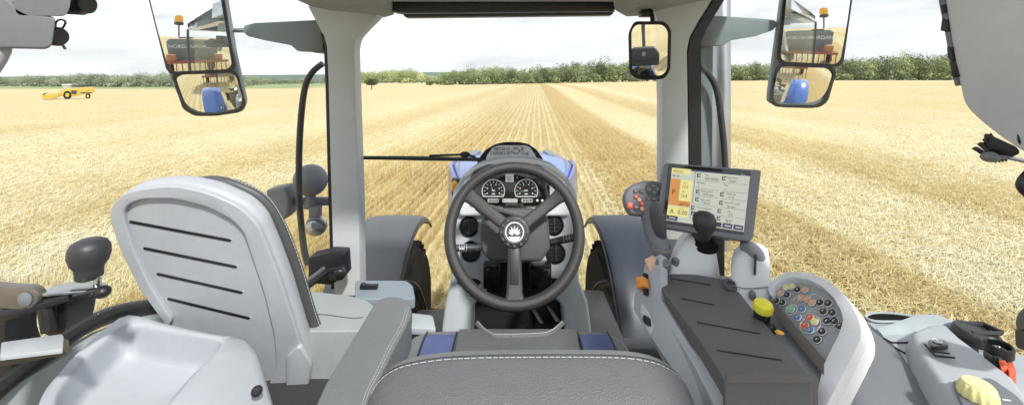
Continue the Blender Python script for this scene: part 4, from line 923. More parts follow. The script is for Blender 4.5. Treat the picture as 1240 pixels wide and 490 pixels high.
m=M(); m.prism(rc([cz_(a,b_) for a,b_ in o_],.02),(0,0,-.24)); cs=ob('cushion',m,MT['cushion'],ps,bevel=.03,seg=4)
m=M(); m.tube([cz_(a,b_,.0005) for a,b_ in ((368,380),(395,381),(425,385),(440,384))],.0014,6,smooth=3); ob('seam',m,MT['slate'],cs)
m=M(); m.prism([R(-.75,.85,-.715),R(-.42,.85,-.715),R(-.42,1.12,-.715),R(-.75,1.12,-.715)],(0,0,-.43)); ob('seat_base',m,MT['dark'],ps,bevel=.02)
# ================= storage boxes ahead of the armrest
bz=HPl(-.63)
bx=thing('storage_box','low light grey storage box with a black catch, below the left mudguard','box',bz(470,350)-V((0,0,.4)))
m=M(); o3=[bz(430,339),bz(492,339),bz(500,345),bz(503,361),bz(430,362)]; m.prism(rc(o3,.012),(0,0,-.03)); ob('lid',m,mat('box_lid',(.22,.26,.30),.5),bx,bevel=.01,seg=3)
m=M(); o3=[bz(432,342,-.03),bz(490,342,-.03),bz(500,362,-.03),bz(432,362,-.03)]; m.prism(o3,(0,0,-.4)); ob('body',m,MT['fender'],bx,bevel=.01)
m=M(); m.box(bz(447,349,.006),(.026,.008,.006)); m.ball(bz(440,349,.012),(.01,.008,.006),10,6); ob('catch',m,MT['black'],bx,bevel=.002)
bz2=HPl(-.70); bx2=thing('step_cover','small grey cover plate between the storage box and the steering console','cover',bz2(510,388)-V((0,0,.2)))
m=M(); m.prism(rc([bz2(497,378),bz2(524,381),bz2(528,398),bz2(490,396)],.01),(0,0,-.02)); ob('plate',m,MT['console'],bx2,bevel=.006,seg=3)
m=M(); m.prism([bz2(495,382,-.02),bz2(526,384,-.02),bz2(526,398,-.02),bz2(490,397,-.02)],(0,0,-.42)); ob('base',m,MT['fender'],bx2,bevel=.01)
# ================= armrest console on the right of the seat
ac=thing('armrest_console','pale grey armrest console with long dark ribbed pad, right of the driver seat','console',R(.42,.8,-1.0))
tz=HPl(-.478)
o_=[(781,318),(800,313),(812,322),(888,333),(925,338),(935,362),(1002,447),(1012,500),(868,500),(800,400),(768,372)]
# outline of the top deck, then the flank dropping towards the seat
m=M(); deck=[tz(a,b_) for a,b_ in [(800,318),(812,324),(888,335),(925,345),(945,372),(1006,455),(1020,520),(880,520),(840,440),(786,352)]]
m.prism(rc(deck,.01),(0,0,-.10)); bd_=ob('body',m,MT['light'],ac,bevel=.012,seg=3)
# flank: visible light side face between (768,372)-(870,490) and the pad
fl=Pl((786,345,.93),(769,372,.93),(872,500,.62))
m=M(); m.prism(rc(fl.many([(800,306),(781,318),(778,335),(768,358),(767,374),(786,405),(820,455),(850,510),(890,520),(876,478),(836,420),(800,362)]),.006),-fl.n*.02); fk=ob('flank',m,MT['light'],ac,bevel=.006,seg=3)
m=M(); m.prism(rc(fl.many([(778,366),(788,380),(793,396),(789,406),(780,392),(776,376)],.0005),.004),fl.n*.0015); wr=ob('switch_recess',m,MT['pale'],fk,bevel=.0005)
m=M(); m.prism(rc(fl.many([(783,382),(789,386),(790,396),(784,394),(781,388)],.002),.004),fl.n*.006); ob('rocker_switch',m,MT['black'],fk,bevel=.002)
m=M(); m.prism(rc(fl.many([(776,340),(786,338),(788,350),(777,353)],.002),.004),fl.n*.014); ob('orange_switch',m,MT['orange'],fk,bevel=.003)
m=M(); m.prism(fl.many([(781,332),(785,332),(786,358),(782,358)],.001),fl.n*.006); ob('switch_slot',m,MT['black'],fk)
m=M(); m.prism(rc([P(783,318,.96),P(796,312,.96),P(800,325,.95),P(787,330,.95)],.006),(.0,.02,.0)); ob('orange_cap',m,mat('pale_orange',(.80,.50,.32),.5),fk,bevel=.003)
m=M(); m.lathe(P(803,320,.95),(0,-.3,1),[(.012,-.02),(.018,-.004),(.016,.008),(.004,.012)],16); m.lathe(P(818,317,.97),(0,0,1),[(.008,-.02),(.009,.006),(.004,.01)],12); ob('bolt',m,MT['mid'],bd_)
# pad
pz=HPl(-.448)
o_=[(797,343),(803,335),(816,330),(845,332),(878,338),(890,345),(902,362),(930,395),(962,432),(980,453),(984,470),(984,520),(878,520),(878,460),(850,415)]
pad=[pz(a,b_) for a,b_ in o_]
m=M(); m.prism(rc(pad,.01),(0,0,-.055)); pd_=ob('pad',m,MT['pad'],ac,bevel=.010,seg=4)
m=M()
for a,b_ in (((812,337),(861,345)),((824,361),(865,369)),((844,390),(921,404)),((868,424),(947,436))):
    m=M(); m.tube([pz(*a,.0004),pz(*b_,.0004)],.0013,6); ob('groove',m,MT['black'],pd_)
m=M(); pe=Pl((878,456,.628),(984,456,.628),(930,500,.60)); m.prism(rc(pe.many([(876,455),(905,452),(960,452),(984,455),(986,530),(872,530)],.002),.006),pe.n*.012); ob('pad_end',m,MT['padend'],pd_,bevel=.010,seg=3)
for a,b_,k in ((815,829,'green'),(834,848,'pale')):
    m=M(); m.prism([tz(a,326+(a-815)*.12,.0),tz(b_,328+(a-815)*.12,.0),tz(b_,332+(a-815)*.12,.0),tz(a,330+(a-815)*.12,.0)],(0,0,.004)); ob('indicator_window',m,MT[k],bd_)
m=M(); m.torus(P(884,345,.89),(.1,-.5,1),.012,.004,20,8); m.lathe(P(884,345,.89),(.1,-.5,1),[(.011,-.002),(.0,.002)],16); ob('dial_ring',m,MT['slate'],bd_)
# joystick tower and ball lever
m=M(); secs=[]
for py,a,b_,d,dd in ((338,806,873,.95,.10),(318,812,870,.965,.10),(304,818,868,.985,.095),(292,826,866,1.0,.085),(287,831,862,1.005,.07)):
    secs.append(rc([P(a,py,d),P(b_,py+1,d),P(b_-2,py+1,d)+V((dd*.42,dd,0)),P(a+3,py,d)+V((dd*.42,dd,0))],.02))
m.loft(secs); tw=ob('lever_tower',m,MT['pale'],ac,bevel=.003,sharp=50)
m=M(); c_=P(850,294,1.015); m.lathe(c_,(0,-.25,1),[(.036,-.008),(.038,.0),(.034,.004),(.031,.004),(.032,.008),(.027,.012),(.026,.012),(.026,.016),(.021,.019),(.019,.024),(.012,.03)],32); ob('gaiter',m,MT['rubber'],tw)
jk=thing('ball_lever','black ball topped lever on a ribbed rubber boot, in front of the touch screen','lever',P(850,290,1.01))
c_=P(851,272,1.0); m=M(); m.lathe(c_,(0.02,-.15,1),[(.011,-.044),(.017,-.037),(.021,-.026),(.027,-.011),(.030,.004),(.0285,.018),(.022,.029),(.011,.034),(.0,.035)],32); ob('knob',m,MT['dark'],jk,sharp=70)
m=M()
for s_ in (-1,1): m.tube([c_+V((s_*.006,-.024,.016)),c_+V((s_*.013,-.0225,.004)),c_+V((s_*.012,-.0235,-.006))],.0009,5,smooth=3)
m.torus(c_+V((0,0,.0)),(0.02,-.15,1),.0268,.0012,32,5); ob('knob_seam',m,MT['slate'],jk)
# slotted lever tower
tt_=thing('slotted_lever_housing','pale rounded lever housing with a black slot and dark cap, right of the ball lever','lever housing',P(905,380,.85))
secs=[]
for py,a,b_,d,dd in ((384,893,950,.835,.10),(362,890,938,.86,.10),(345,888,933,.88,.10),(342,884.5,933.5,.885,.10),(328,884,934,.905,.095),(316,887,932,.925,.085),(306,895,925,.945,.06),(302,903,918,.955,.04)):
    secs.append(rc([P(a,py,d),P(b_,py,d),P(b_-1,py,d)+V((dd*.58,dd,0)),P(a+1,py,d)+V((dd*.58,dd,0))],.03,5))
m=M(); m.loft(secs); th_=ob('housing',m,MT['pale'],tt_,sharp=60)
m=M(); q=[(384.2,)]; m.tube([P(886,345.5,.876),P(905,349,.872),P(933,347,.876)],.0010,5,smooth=3); ob('seam',m,MT['mid'],th_)
m=M(); m.ball(P(911,304,.955),(.024,.034,.008),22,10,(X_,V((0,.9,.4)).normalized(),V((0,-.4,.9)).normalized())); cp=ob('cap',m,MT['mid'],tt_,sharp=60)
m=M(); m.prism([P(913.5,308,.925),P(916.5,308,.925),P(915.5,332,.893),P(912.5,332,.893)],ray(914,320)*.03); ob('slot',m,MT['black'],th_)
m=M(); m.ball(P(911,357,.858),(.007,.008,.010),12,8); ob('plug',m,MT['mid'],th_)
# round yellow push knob
yk=thing('push_knob','bright yellow round push knob on a black collar beside the armrest pad','knob',P(926,398,.77))
ax_=V((-.05,-.25,1)); c_=P(924,372,.775)
m=M(); m.lathe(c_,ax_,[(.015,-.055),(.016,-.034),(.0135,-.032),(.0145,-.008),(.012,-.004)],24); m.ball(P(931,397,.77),(.012,.014,.012),12,8); ob('collar',m,MT['black'],yk)
c_=P(924,372,.775); m=M(); m.lathe(c_,ax_,[(.012,-.006),(.0165,-.005),(.0175,.003),(.015,.009),(.010,.011),(.0,.0115)],28)
ob('cap',m,MT['yellow'],yk)
m=M(); m.ball(P(944,402,.745),(.008,.008,.002),12,6); ob('yellow_mark',m,MT['amber'],bd_)
# side keypad
kp=thing('keypad','upright dark keypad of round coloured buttons in a pale half round frame','control panel',P(1000,455,.64))
pk=Pl((936,372,.835),(1004,455,.645),(990,345,.80))
oo=[(932,352),(941,341),(953,334),(968,332),(985,334),(1005,342),(1022,356),(1036,374),(1044,390),(1048,404),(1047,418),(1036,440),(1020,470),(1005,500),(985,500),(1003,455),(936,374)]
m=M(); m.prism(rc(pk.many(oo,-.004),.006),-pk.n*.018); MT['kframe']=mat('frame_white',(.80,.81,.83),.4,bump=.1,bscale=500); kb=ob('back_shell',m,MT['kframe'],kp,bevel=.010,seg=4)
ii=[(937,360),(940,350),(949,343),(964,340),(982,343),(1000,352),(1014,366),(1022,380),(1025,392),(1021,408),(1008,434),(1002,444),(938,370)]
m=M(); m.prism(rc(pk.many(ii,-.0045),.005),pk.n*.0025); ft=ob('face',m,mat('keypad_face',(.34,.355,.37),.45),kp,bevel=.001)
# raised frame
def frame_ring(pl,outer,inner,a,b_,th):
    pass
fr_o=[(932,352),(941,341),(953,334),(968,332),(985,334),(1005,342),(1022,356),(1036,374),(1044,390),(1048,404),(1047,418),(1036,440),(1020,470),(1005,500),(990,500)]
fr_i=[(1002,447),(1008,434),(1021,408),(1026,392),(1022,379),(1014,365),(1000,351),(982,342),(964,339),(949,342),(940,350),(937,362)]
m=M(); m.prism(rc(pk.many(fr_o+fr_i,-.005),.005),pk.n*.014); ob('frame',m,MT['kframe'],kp,bevel=.005,seg=3)
m=M(); m.prism(rc(pk.many([(935,362),(940,368),(1003,440),(1003,460),(996,452),(934,376)],-.004),.003),pk.n*.014); ob('lower_rail',m,MT['padend'],kp,bevel=.003)
KX=lambda x,y: (900+x/560*160,320+y/490*140)
def disc(m,x,y,r,z0,z1,ry=None):
    c=pk(*KX(x,y),z0); rr_=r/560*160*(.75/500)
    m.lathe(c,pk.n,[(rr_,0),(rr_,z1-z0),(.0001,z1-z0+.0002)],20)
def ringd(m,x,y,r,z,w=.0007):
    c=pk(*KX(x,y),z); rr_=r/560*160*(.75/500); m.torus(c,pk.n,rr_,w,24,6)
btn=[(232,108,'dark'),(187,131,'dark'),(168,163,'dark'),(142,155,'dark'),(160,122,'orange'),(182,98,'paleyel'),(207,94,'paleyel'),(262,108,'orange'),(245,142,'orange'),(272,148,'orange'),(292,162,'orange'),(327,163,'dark'),(362,166,'dark'),(341,201,'dark'),(379,206,'dark'),(357,241,'dark'),(388,241,'dark'),(411,263,'dark'),(336,285,'dark'),(315,319,'dark'),(250,191,'kblue'),(231,226,'kblue'),(283,226,'red'),(304,243,'paleyel'),(263,260,'red'),(284,279,'kblue'),(203,190,'green')]
MT['kblue']=mat('key_blue',(.12,.22,.45),.4)
MT['keyo']=mat('key_orange',(.75,.40,.26),.45)
for x,y,k in btn:
    m=M(); r=14.5 if (x,y)!=(203,190) else 17; disc(m,x,y,r,-.001,.0025); b1=ob('button',m,MT['keyo'] if k=='orange' else MT[k],kp)
    m=M(); ringd(m,x,y,r+1.2,.0002,.0008)
    c=pk(*KX(x,y),.0032); u=(pk(*KX(x+10,y))-pk(*KX(x,y))).normalized(); v=pk.n.cross(u); q=random.Random(int(x*7+y)); 
    for j in range(3): m.box(c+u*q.uniform(-.0016,.0016)+v*q.uniform(-.0016,.0016),(.0011,.0004,.0002) if j%2 else (.0004,.0013,.0002),(u,v,pk.n))
    ob('button_ring',m,MT['white'],b1)
m=M(); ringd(m,203,190,27,-.0008,.0008); ringd(m,283,253,44,-.0008,.0008)
for a,b_,c2,d_ in ((208,150,240,122),(228,205,246,222),(240,222,262,235),(280,132,300,122),(300,122,334,140),(334,140,338,188),(310,285,326,278)): m.tube([pk(*KX(a,b_),-.001),pk(*KX(c2,d_),-.001)],.0006,5)
ob('guide_lines',m,MT['white'],ft)
# ================= terminal with touch screen
tm=thing('display_terminal','touch screen terminal in a dark bezel showing orange, yellow and white readouts','monitor',P(860,300,1.0))
pt=Pl((804,198,1.06),(922,207,1.02),(798,275,1.0))
m=M(); m.prism(rc(pt.many([(806,197),(922,206),(921,215),(912,290),(905,292),(797,274),(794,270),(804,200)]),.006),-pt.n*.035); bz_=ob('bezel',m,MT['mid'],tm,bevel=.006,seg=3)
m=M(); m.prism(rc(pt.many([(810,199),(909,208),(900,284),(802,269)],.0004),.003),pt.n*.0025); bb=ob('inner_bezel',m,MT['gloss'],tm,bevel=.001)
Qs=Quad(pt,(813.5,203.5),(908,211.5),(900,280.5),(806.5,266.5))
m=M(); Qs.bar(m,0,0,1,1,.0026,.0034); sc_=ob('screen',m,MT['scr'],tm)
Z1=.0040
def scr(k,rects,nm):
    m=M(); 
    for r in rects: Qs.rect(m,*r,Z1)
    return ob(nm,m,MT[k],sc_)
scr('scry',[(.0,.0,.24,.10),(.13,.21,.28,.60),(.0,.72,.27,.90)],'yellow_field')
scr('scro',[(.0,.20,.125,.70),(.125,.60,.28,.70)],'orange_field')
for q in ((.0,.90,.14,.985),(.34,.90,.46,.985),(.63,.90,.705,.985),(.72,.90,.845,.985),(.86,.90,.985,.985)): scr('scrd',[q],'soft_key')
scr('scrd',[(.245,.0,1.,.032)],'title_bar')
m=M(); Z2=.0046
TX=[('MENU',.02,.085,.075),('00:30',.015,.17,.065),('A',.03,.86,.13),('0.00',.13,.86,.12),('km/h',.15,.76,.04),('P',.03,.50,.14),('F1',.165,.29,.06),('10.0',.15,.36,.075),('R1',.165,.45,.06),('23.8',.15,.53,.075),('AUTO',.15,.68,.065),
 ('Task',.42,.10,.045),('INFORMER',.43,.165,.06),('Operation',.33,.245,.045),('1',.35,.315,.06),('Engine Speed',.70,.10,.045),('0 rpm',.74,.165,.06),('Field',.68,.245,.045),('1',.69,.315,.06),
 ('Engine speed',.40,.39,.045),('1270 rpm',.42,.455,.06),('Wheel slip',.72,.39,.045),('71 %',.75,.455,.06),('Engine load',.40,.545,.045),('1.00 l/h',.42,.61,.06),('Rear PTO speed',.72,.55,.045),('76 rpm',.75,.62,.06),('Fuel consumption',.37,.70,.045),('26.4 l/ha',.40,.765,.06),('Slip',.76,.70,.045),('0 %',.78,.765,.06),('Area left',.45,.85,.045),('Fuel level',.74,.85,.045),('59 %',.75,.89,.055)]
for s_,u,v,h in TX: Qs.text(m,s_,u,v,h,1.38,Z2,.85)
for u,v in ((.36,.40),(.36,.54),(.32,.70),(.33,.80),(.67,.40),(.67,.55),(.66,.70),(.66,.83),(.35,.10),(.67,.11)):
    a=.035; 
    for r in ((u-a*.7,v-a,u+a*.7,v-a*.6),(u-a*.7,v+a*.6,u+a*.7,v+a),(u-a*.7,v-a,u-a*.4,v+a),(u-a*.2,v-a*.2,u+a*.4,v+a*.2)): Qs.rect(m,*r,Z2)
for v in (.185,.335,.47,.63,.78): Qs.rect(m,.32,v,.62,v+.004,Z2); Qs.rect(m,.66,v,.98,v+.004,Z2)
ob('screen_writing',m,MT['scrt'],sc_)
m=M()
for u in (.03,.37,.745,.885): Qs.rect(m,u,.93,u+.08,.955,Z2)
Qs.text(m,'08:54',.88,.027,.035,1.38,Z2); ob('key_captions',m,MT['white'],sc_)
m=M(); Qs.rect(m,.30,.0,.306,.9,Z2); ob('divider',m,MT['mid'],sc_)
m=M(); m.prism(rc([P(840,284,1.06),P(878,284,1.06),P(878,340,1.04),P(840,340,1.04)],.008),(0,.04,0)); ob('stand',m,MT['dark'],tm,bevel=.005)
# ================= multifunction grip
gp=thing('control_grip','grey control grip with round head of orange and black keys, beside the touch screen','control lever',P(800,300,.98))
pg=Pl((757,245,1.03),(800,220,1.05),(785,262,1.02))
m=M(); m.prism(rc(pg.many([(758,250),(756,240),(759,229),(768,222),(782,218),(797,219),(806,224),(806,240),(800,252),(790,260),(775,262),(763,260)]),.012),-pg.n*.03); gh=ob('head',m,MT['mid'],gp,bevel=.009,seg=4)
GX=lambda x,y:(740+x/461*80,215+y/490*85)
for x,y,r,k in ((172,133,13,'red'),(195,155,13,'keyo'),(215,182,14,'red'),(216,218,14,'keyo'),(132,195,20,'red'),(175,205,22,'padend'),(168,93,14,'dark'),(212,95,14,'dark'),(259,148,14,'dark'),(298,150,14,'dark'),(292,80,46,'slate'),(262,85,12,'dark'),(292,60,12,'dark'),(318,82,12,'dark'),(295,102,12,'dark')):
    z0=.0 if r<40 else -.001
    m=M(); rr_=1.15*r/461*80*1.03/500; m.lathe(pg(*GX(x,y),z0+(.0012 if r==12 else 0)),pg.n,[(rr_,-.001),(rr_,.003),(rr_*.8,.0042),(.0,.0045)],20); b1=ob('key',m,MT[k],gp)
    if r<46:
        m=M()
        if k in('dark',): m.torus(pg(*GX(x,y),.0036+(.0012 if r==12 else 0)),pg.n,rr_*.85,.0004,16,5)
        m.box(pg(*GX(x,y),.0047+(.0012 if r==12 else 0)),(rr_*.4,.0006,.0003),(X_,pg.n.cross(X_),pg.n)); ob('key_mark',m,MT['white'],b1)
c1=[(788,243,1.04),(789,262,1.03),(793,280,1.01),(799,298,.99),(801,306,.985)]
m=M(); m.tube([P(*p) for p in c1],[.026,.026,.025,.023,.021],20,smooth=4); ob('stem',m,MT['mid'],gp,sharp=70)
m=M(); m.ball(P(797,268,.985),(.017,.014,.050),20,14,(V((.95,0,.25)).normalized(),Y_,V((-.22,0,.97)).normalized())); ob('thumb_rest',m,MT['slate'],gp,sharp=70)
m=M(); m.lathe(P(801,300,.985),(.0,-.2,1),[(.018,-.040),(.019,-.02),(.024,-.006),(.026,.0),(.025,.005),(.020,.006),(.020,-.004)],28); m.lathe(P(801,316,.975),(.0,-.2,1),[(.014,-.03),(.016,.006),(.012,.01)],20); ob('collar',m,mat('grip_collar',(.22,.20,.20),.4),gp)
# ================= right side console
rcn=thing('side_console','blue grey moulded side console along the right window with a sloping switch block','console',R(.8,.7,-1.1))
rz=HPl(-.50)
o_=[(1043,384),(1060,380),(1085,381),(1130,390),(1180,404),(1215,418),(1260,440),(1300,470),(1300,540),(1150,540),(1125,480),(1085,420)]
m=M(); m.prism(rc([rz(a,b_) for a,b_ in o_],.012),(0,0,-.04)); rb=ob('top',m,MT['console'],rcn,bevel=.010,seg=3)
m=M(); m.loft([[rz(a,b_,-.03) for a,b_ in ((1042,385),(1085,424),(1128,486),(1155,560),(1290,560),(1290,470),(1215,424),(1130,396))],[rz(a,b_,-.6)+V((-.0,0,0)) if 0 else V((rz(a,b_).x-.02,rz(a,b_).y,H-1.1)) for a,b_ in ((1042,385),(1085,424),(1128,486),(1155,560),(1290,560),(1290,470),(1215,424),(1130,396))]]); ob('side_wall',m,MT['mid'],rcn)
m=M(); fp=[P(1000,398,.83),P(1042,386,.86),P(1086,424,.76),P(1135,492,.63),P(1150,560,.56),P(1020,560,.56),P(1000,470,.66)]
m.prism(rc(fp,.01),(0.02,.01,-.04)); ob('lower_panel',m,MT['mid'],rcn,bevel=.008,seg=3)
# bin: raised lip; a flat dark sheet paints the shade of the hollow
lip=[rz(a,b_,.004) for a,b_ in ((1048,386),(1056,381.5),(1075,381),(1100,384),(1125,389),(1112,391),(1085,391.5),(1060,391))]
m=M(); m.tube(spline(lip,True,4)+[lip[0]],.0028,8); ob('bin_lip',m,MT['light'],rcn)
m=M(); m.poly(spline(lip,True,4)); ob('bin_hollow_shade',m,MT['rubber'],rcn)
m=M(); sw=[(1062,400,0),(1085,396,.006),(1110,391,.014),(1135,392,.016),(1155,397,.010),(1178,404,0)]
m.loft([[rz(a,b_,-.002),rz(a,b_,z+.004),rz(a+6,b_+5,z+.001),rz(a+10,b_+9,-.002)] for a,b_,z in sw]); ob('moulded_ridge',m,MT['console'],rcn,sharp=60)
m=M()
for pts in ([(1070,410),(1080,415),(1098,415),(1106,412)],[(1084,421),(1096,428)],[(1140,407),(1150,410),(1172,410)]): m.tube([rz(a,b_,.001) for a,b_ in pts],.0018,6)
ob('seam',m,MT['black'],rcn)
# sloping switch block
def blk(a,b_,z): return rz(a,b_,z)
m=M(); top=[(1107,419,.030),(1125,409,.028),(1142,406,.026),(1158,424,.03),(1190,452,.034),(1222,480,.036),(1250,520,.036),(1160,520,.036),(1136,478,.034),(1116,446,.032)]
bot=[(1094,424),(1128,404),(1148,405),(1172,428),(1204,452),(1236,478),(1270,520),(1150,530),(1120,482),(1100,448)]
m.loft([[rz(a,b_,-.004) for a,b_ in bot],[rz(a,b_,.018) for (a,b_) in [((p[0]+q[0])/2,(p[1]+q[1])/2) for p,q in zip(bot,top)]],[rz(a,b_,0)+V((0,0,z-.003)) for a,b_,z in top]]); sb=ob('switch_block',m,MT['light'],rcn,bevel=.008,seg=3)
bzz=HPl(-.468)
m=M(); m.prism(rc([bzz(a,b_,.0) for a,b_ in ((1123,417),(1135,414),(1145,417),(1149,423),(1128,425))],.004),(0,0,.008)); mb=ob('badge_switch',m,MT['gloss'],sb,bevel=.002)
m=M(); m.torus(bzz(1135,419,.010),(0,0,1),.006,.001,18,6); m.box(bzz(1135,419,.010),(.001,.005,.001)); ob('symbol',m,MT['white'],mb)
m=M(); m.tube([bzz(1120,418,.002),bzz(1133,432,.002),bzz(1156,434,.002)],.0018,6); m.tube([bzz(1126,426,.002),bzz(1150,429,.002)],.0014,6); ob('switch_outline',m,MT['black'],sb)
kz=HPl(-.46); c_=kz(1184,480)
m=M(); m.prism(rc([kz(a,b_,-.004) for a,b_ in ((1152,459),(1200,456),(1232,478),(1262,515),(1180,520))],.01),(0,0,.0035)); ob('dial_plate',m,MT['mid'],sb,bevel=.001)
dk=thing('dial_knob','large pale yellow fluted dial knob at the bottom right corner','knob',c_)
m=M(); ring=lambda r,h:[c_+V((math.cos(a)*r*(1+.035*math.cos(14*a)),math.sin(a)*r*(1+.035*math.cos(14*a)),h)) for a in [2*math.pi*k/112 for k in range(112)]]
m.loft([ring(.0215,0),ring(.0205,.010),ring(.0175,.019)]); m2=[c_+V((math.cos(2*math.pi*k/40)*r_,math.sin(2*math.pi*k/40)*r_,.0)) for r_ in (.02,) for k in range(40)]
ob('grip',m,MT['paleyel'],dk,bevel=.0015)
m=M(); m.lathe(c_+V((0,0,.0185)),(0,0,1),[(.0165,0),(.016,.002),(.0,.0025)],30); ob('top',m,MT['paleyel'],dk)
m=M()
for k in range(5):
    a=math.radians(-60+k*24); q=c_+V((math.cos(a)*.034,math.sin(a)*.034,.001)); m.box(q,(.005,.0008,.0006),(V((math.cos(a),math.sin(a),0)),V((-math.sin(a),math.cos(a),0)),Z_))
ob('scale_marks',m,MT['white'],dk)
# socket with hinged lid, round socket, red plug
sk=thing('power_socket','open black power socket with its hinged round lid raised, on the right side console','socket',rz(1182,418))
m=M(); c_=rz(1183,413,.016); m.lathe(c_,(.12,-.1,1),[(.028,-.018),(.033,-.012),(.033,.0),(.030,.006),(.0,.008)],28,sx=1.1); a1,a2=c_+V((-.03,.01,.008)),c_+V((.052,.0,.014))
lid=ob('lid',m,MT['dark'],sk,bevel=.001); m=M(); m.tube([c_+V((-.010,.02,.006)),c_+V((.030,.016,.008)),c_+V((.034,-.012,.008))],.005,8); m.tube([c_+V((-.020,-.010,.006)),c_+V((.028,-.014,.008))],.004,8); ob('lid_rib',m,MT['dark'],lid)
m=M(); m.prism(rc([rz(a,b_,.001) for a,b_ in ((1156,410),(1164,412),(1186,428),(1180,436),(1166,426))],.004),(0,0,.008)); ob('base_plate',m,MT['black'],sk,bevel=.002)
rs=thing('round_socket','upright round black connector with ribbed collar, between the raised lid and the red plug','socket',rz(1206,446))
c_=rz(1207,446,.0); m=M(); m.lathe(c_,(.0,-.08,1),[(.016,-.005),(.016,.026),(.0185,.028),(.0185,.044),(.017,.046),(.0145,.044),(.014,.032),(.0,.032)],32); ob('shell',m,MT['black'],rs)
m=M(); m.torus(c_+V((0,-.003,.036)),(0,-.08,1),.0075,.002,20,6); m.ball(c_+V((0,-.003,.036)),(.003,.003,.006),10,6); ob('pin_ring',m,MT['steel'],rs)
rp=thing('red_plug','small orange red plug block beside a black connector at the right edge','plug',rz(1218,462))
m=M(); 
for k in (0,1): m.prism(rc([rz(a+k*9,b_+k*3,.008) for a,b_ in ((1209,456),(1217,455),(1222,466),(1213,468))],.003),(0,0,.020))
ob('plug_body',m,MT['red'],rp,bevel=.002)
bc=thing('connector_block','small black pronged connector block left of the red plug','connector',rz(1200,455)); m=M(); m.prism(rc([rz(a,b_,.004) for a,b_ in ((1190,447),(1206,446),(1214,458),(1198,462))],.003),(0,0,.020)); ob('block',m,MT['black'],bc,bevel=.002)
m=M()
for k in range(3): m.box(rz(1197+5*k,449+2*k,.027),(.0025,.006,.004))
ob('prongs',m,MT['slate'],bc)
# black strap end at the right edge
bk=thing('seat_belt_reel','black seat belt reel cover cut off by the right edge of the picture','belt reel',P(1238,432,.66))
m=M(); m.prism(rc([P(1236,374,.62),P(1260,366,.62),P(1262,402,.62),P(1232,400,.62),P(1229,388,.62)],.008),ray(1240,400)*.04); ob('cover',m,MT['dark'],bk,bevel=.006,seg=3)
m=M(); m.prism(rc([P(1229,398,.62),P(1262,398,.62),P(1262,432,.62),P(1230,420,.62)],.006),ray(1240,415)*.035); ob('lower_cover',m,MT['black'],bk,bevel=.005,seg=3)
# ================= top right panel
rpn=thing('overhead_console','large smooth grey panel at the top right corner, black switches along its edge','panel',P(1200,190,.66))
pr=Pl((1143,0,.64),(1168,130,.64),(1240,100,.55))
oo=[(1141,-60),(1144,0),(1150,40),(1158,85),(1163,108),(1166,122),(1172,132),(1186,146),(1210,165),(1235,182),(1260,196),(1320,210),(1320,-60)]
m=M(); m.prism(rc(pr.many(oo),.01),-pr.n*.05); pn=ob('shell',m,mat('overhead_plastic',(.56,.58,.61),.42,bump=.1,bscale=500),rpn,bevel=.010,seg=4)
m=M(); m.prism(rc(pr.many([(1140,-40),(1144,0),(1151,42),(1158,82),(1162,104),(1158,104),(1153,80),(1146,40),(1138,0)],.002),.003),-pr.n*.03); st=ob('switch_strip',m,MT['mid'],rpn,bevel=.002)
for pts in ([(1141,6),(1146,5),(1147,16),(1143,17)],[(1143,22),(1149,24),(1151,39),(1141,37)],[(1149,56),(1155,57),(1157,76),(1150,70)],[(1152,74),(1158,76),(1163,93),(1156,94)]):
    m=M(); m.prism(rc(pr.many(pts,.003),.002),-pr.n*.014); ob('switch',m,MT['black'],st,bevel=.0015)
m=M(); m.tube([P(1262,150,.575),P(1240,152,.57),P(1234,162,.57),P(1238,176,.57),P(1262,184,.575)],.0018,6,smooth=5); ob('cable_loop',m,MT['black'],rpn)
bkt=thing('bracket_plug','finned black cable connector hanging below the pale overhead panel','connector',P(1205,198,.62))
m=M(); m.prism(rc([P(1192,160,.63),P(1232,178,.60),P(1236,186,.60),P(1220,192,.61),P(1190,180,.63)],.005),ray(1215,180)*.04); bb=ob('holder',m,MT['black'],bkt,bevel=.004)
m=M(); 
for k in range(7): a=k*2.3; m.prism([P(1176+a*1.4,180-a*1.2,.625),P(1181+a*1.4,177-a*1.2,.625),P(1210+a*.9,192-a*.1,.625),P(1206+a*.9,198-a*.1,.625)] if k%2==0 else [P(1178+a*1.4,181-a*1.2,.63),P(1180+a*1.4,180-a*1.2,.63),P(1208+a*.9,194-a*.1,.63),P(1206+a*.9,196-a*.1,.63)],ray(1200,190)*.03)
ob('fins',m,MT['dark'],bb,bevel=.001)
m=M(); m.ball(P(1199,190,.615),(.012,.01,.008),12,8); m.tube([P(1205,190,.61),P(1222,191,.61),P(1262,200,.60)],.003,8,smooth=4); ob('plug',m,MT['mid'],bkt)
bk3=thing('cable_tail','short black hanging cable end at the right edge below the overhead panel','cable',P(1240,235,.6))
m=M(); m.tube([P(1252,205,.6),P(1239,218,.6),P(1238,228,.6),P(1250,240,.6)],.006,8,smooth=4); ob('cable',m,MT['black'],bk3)
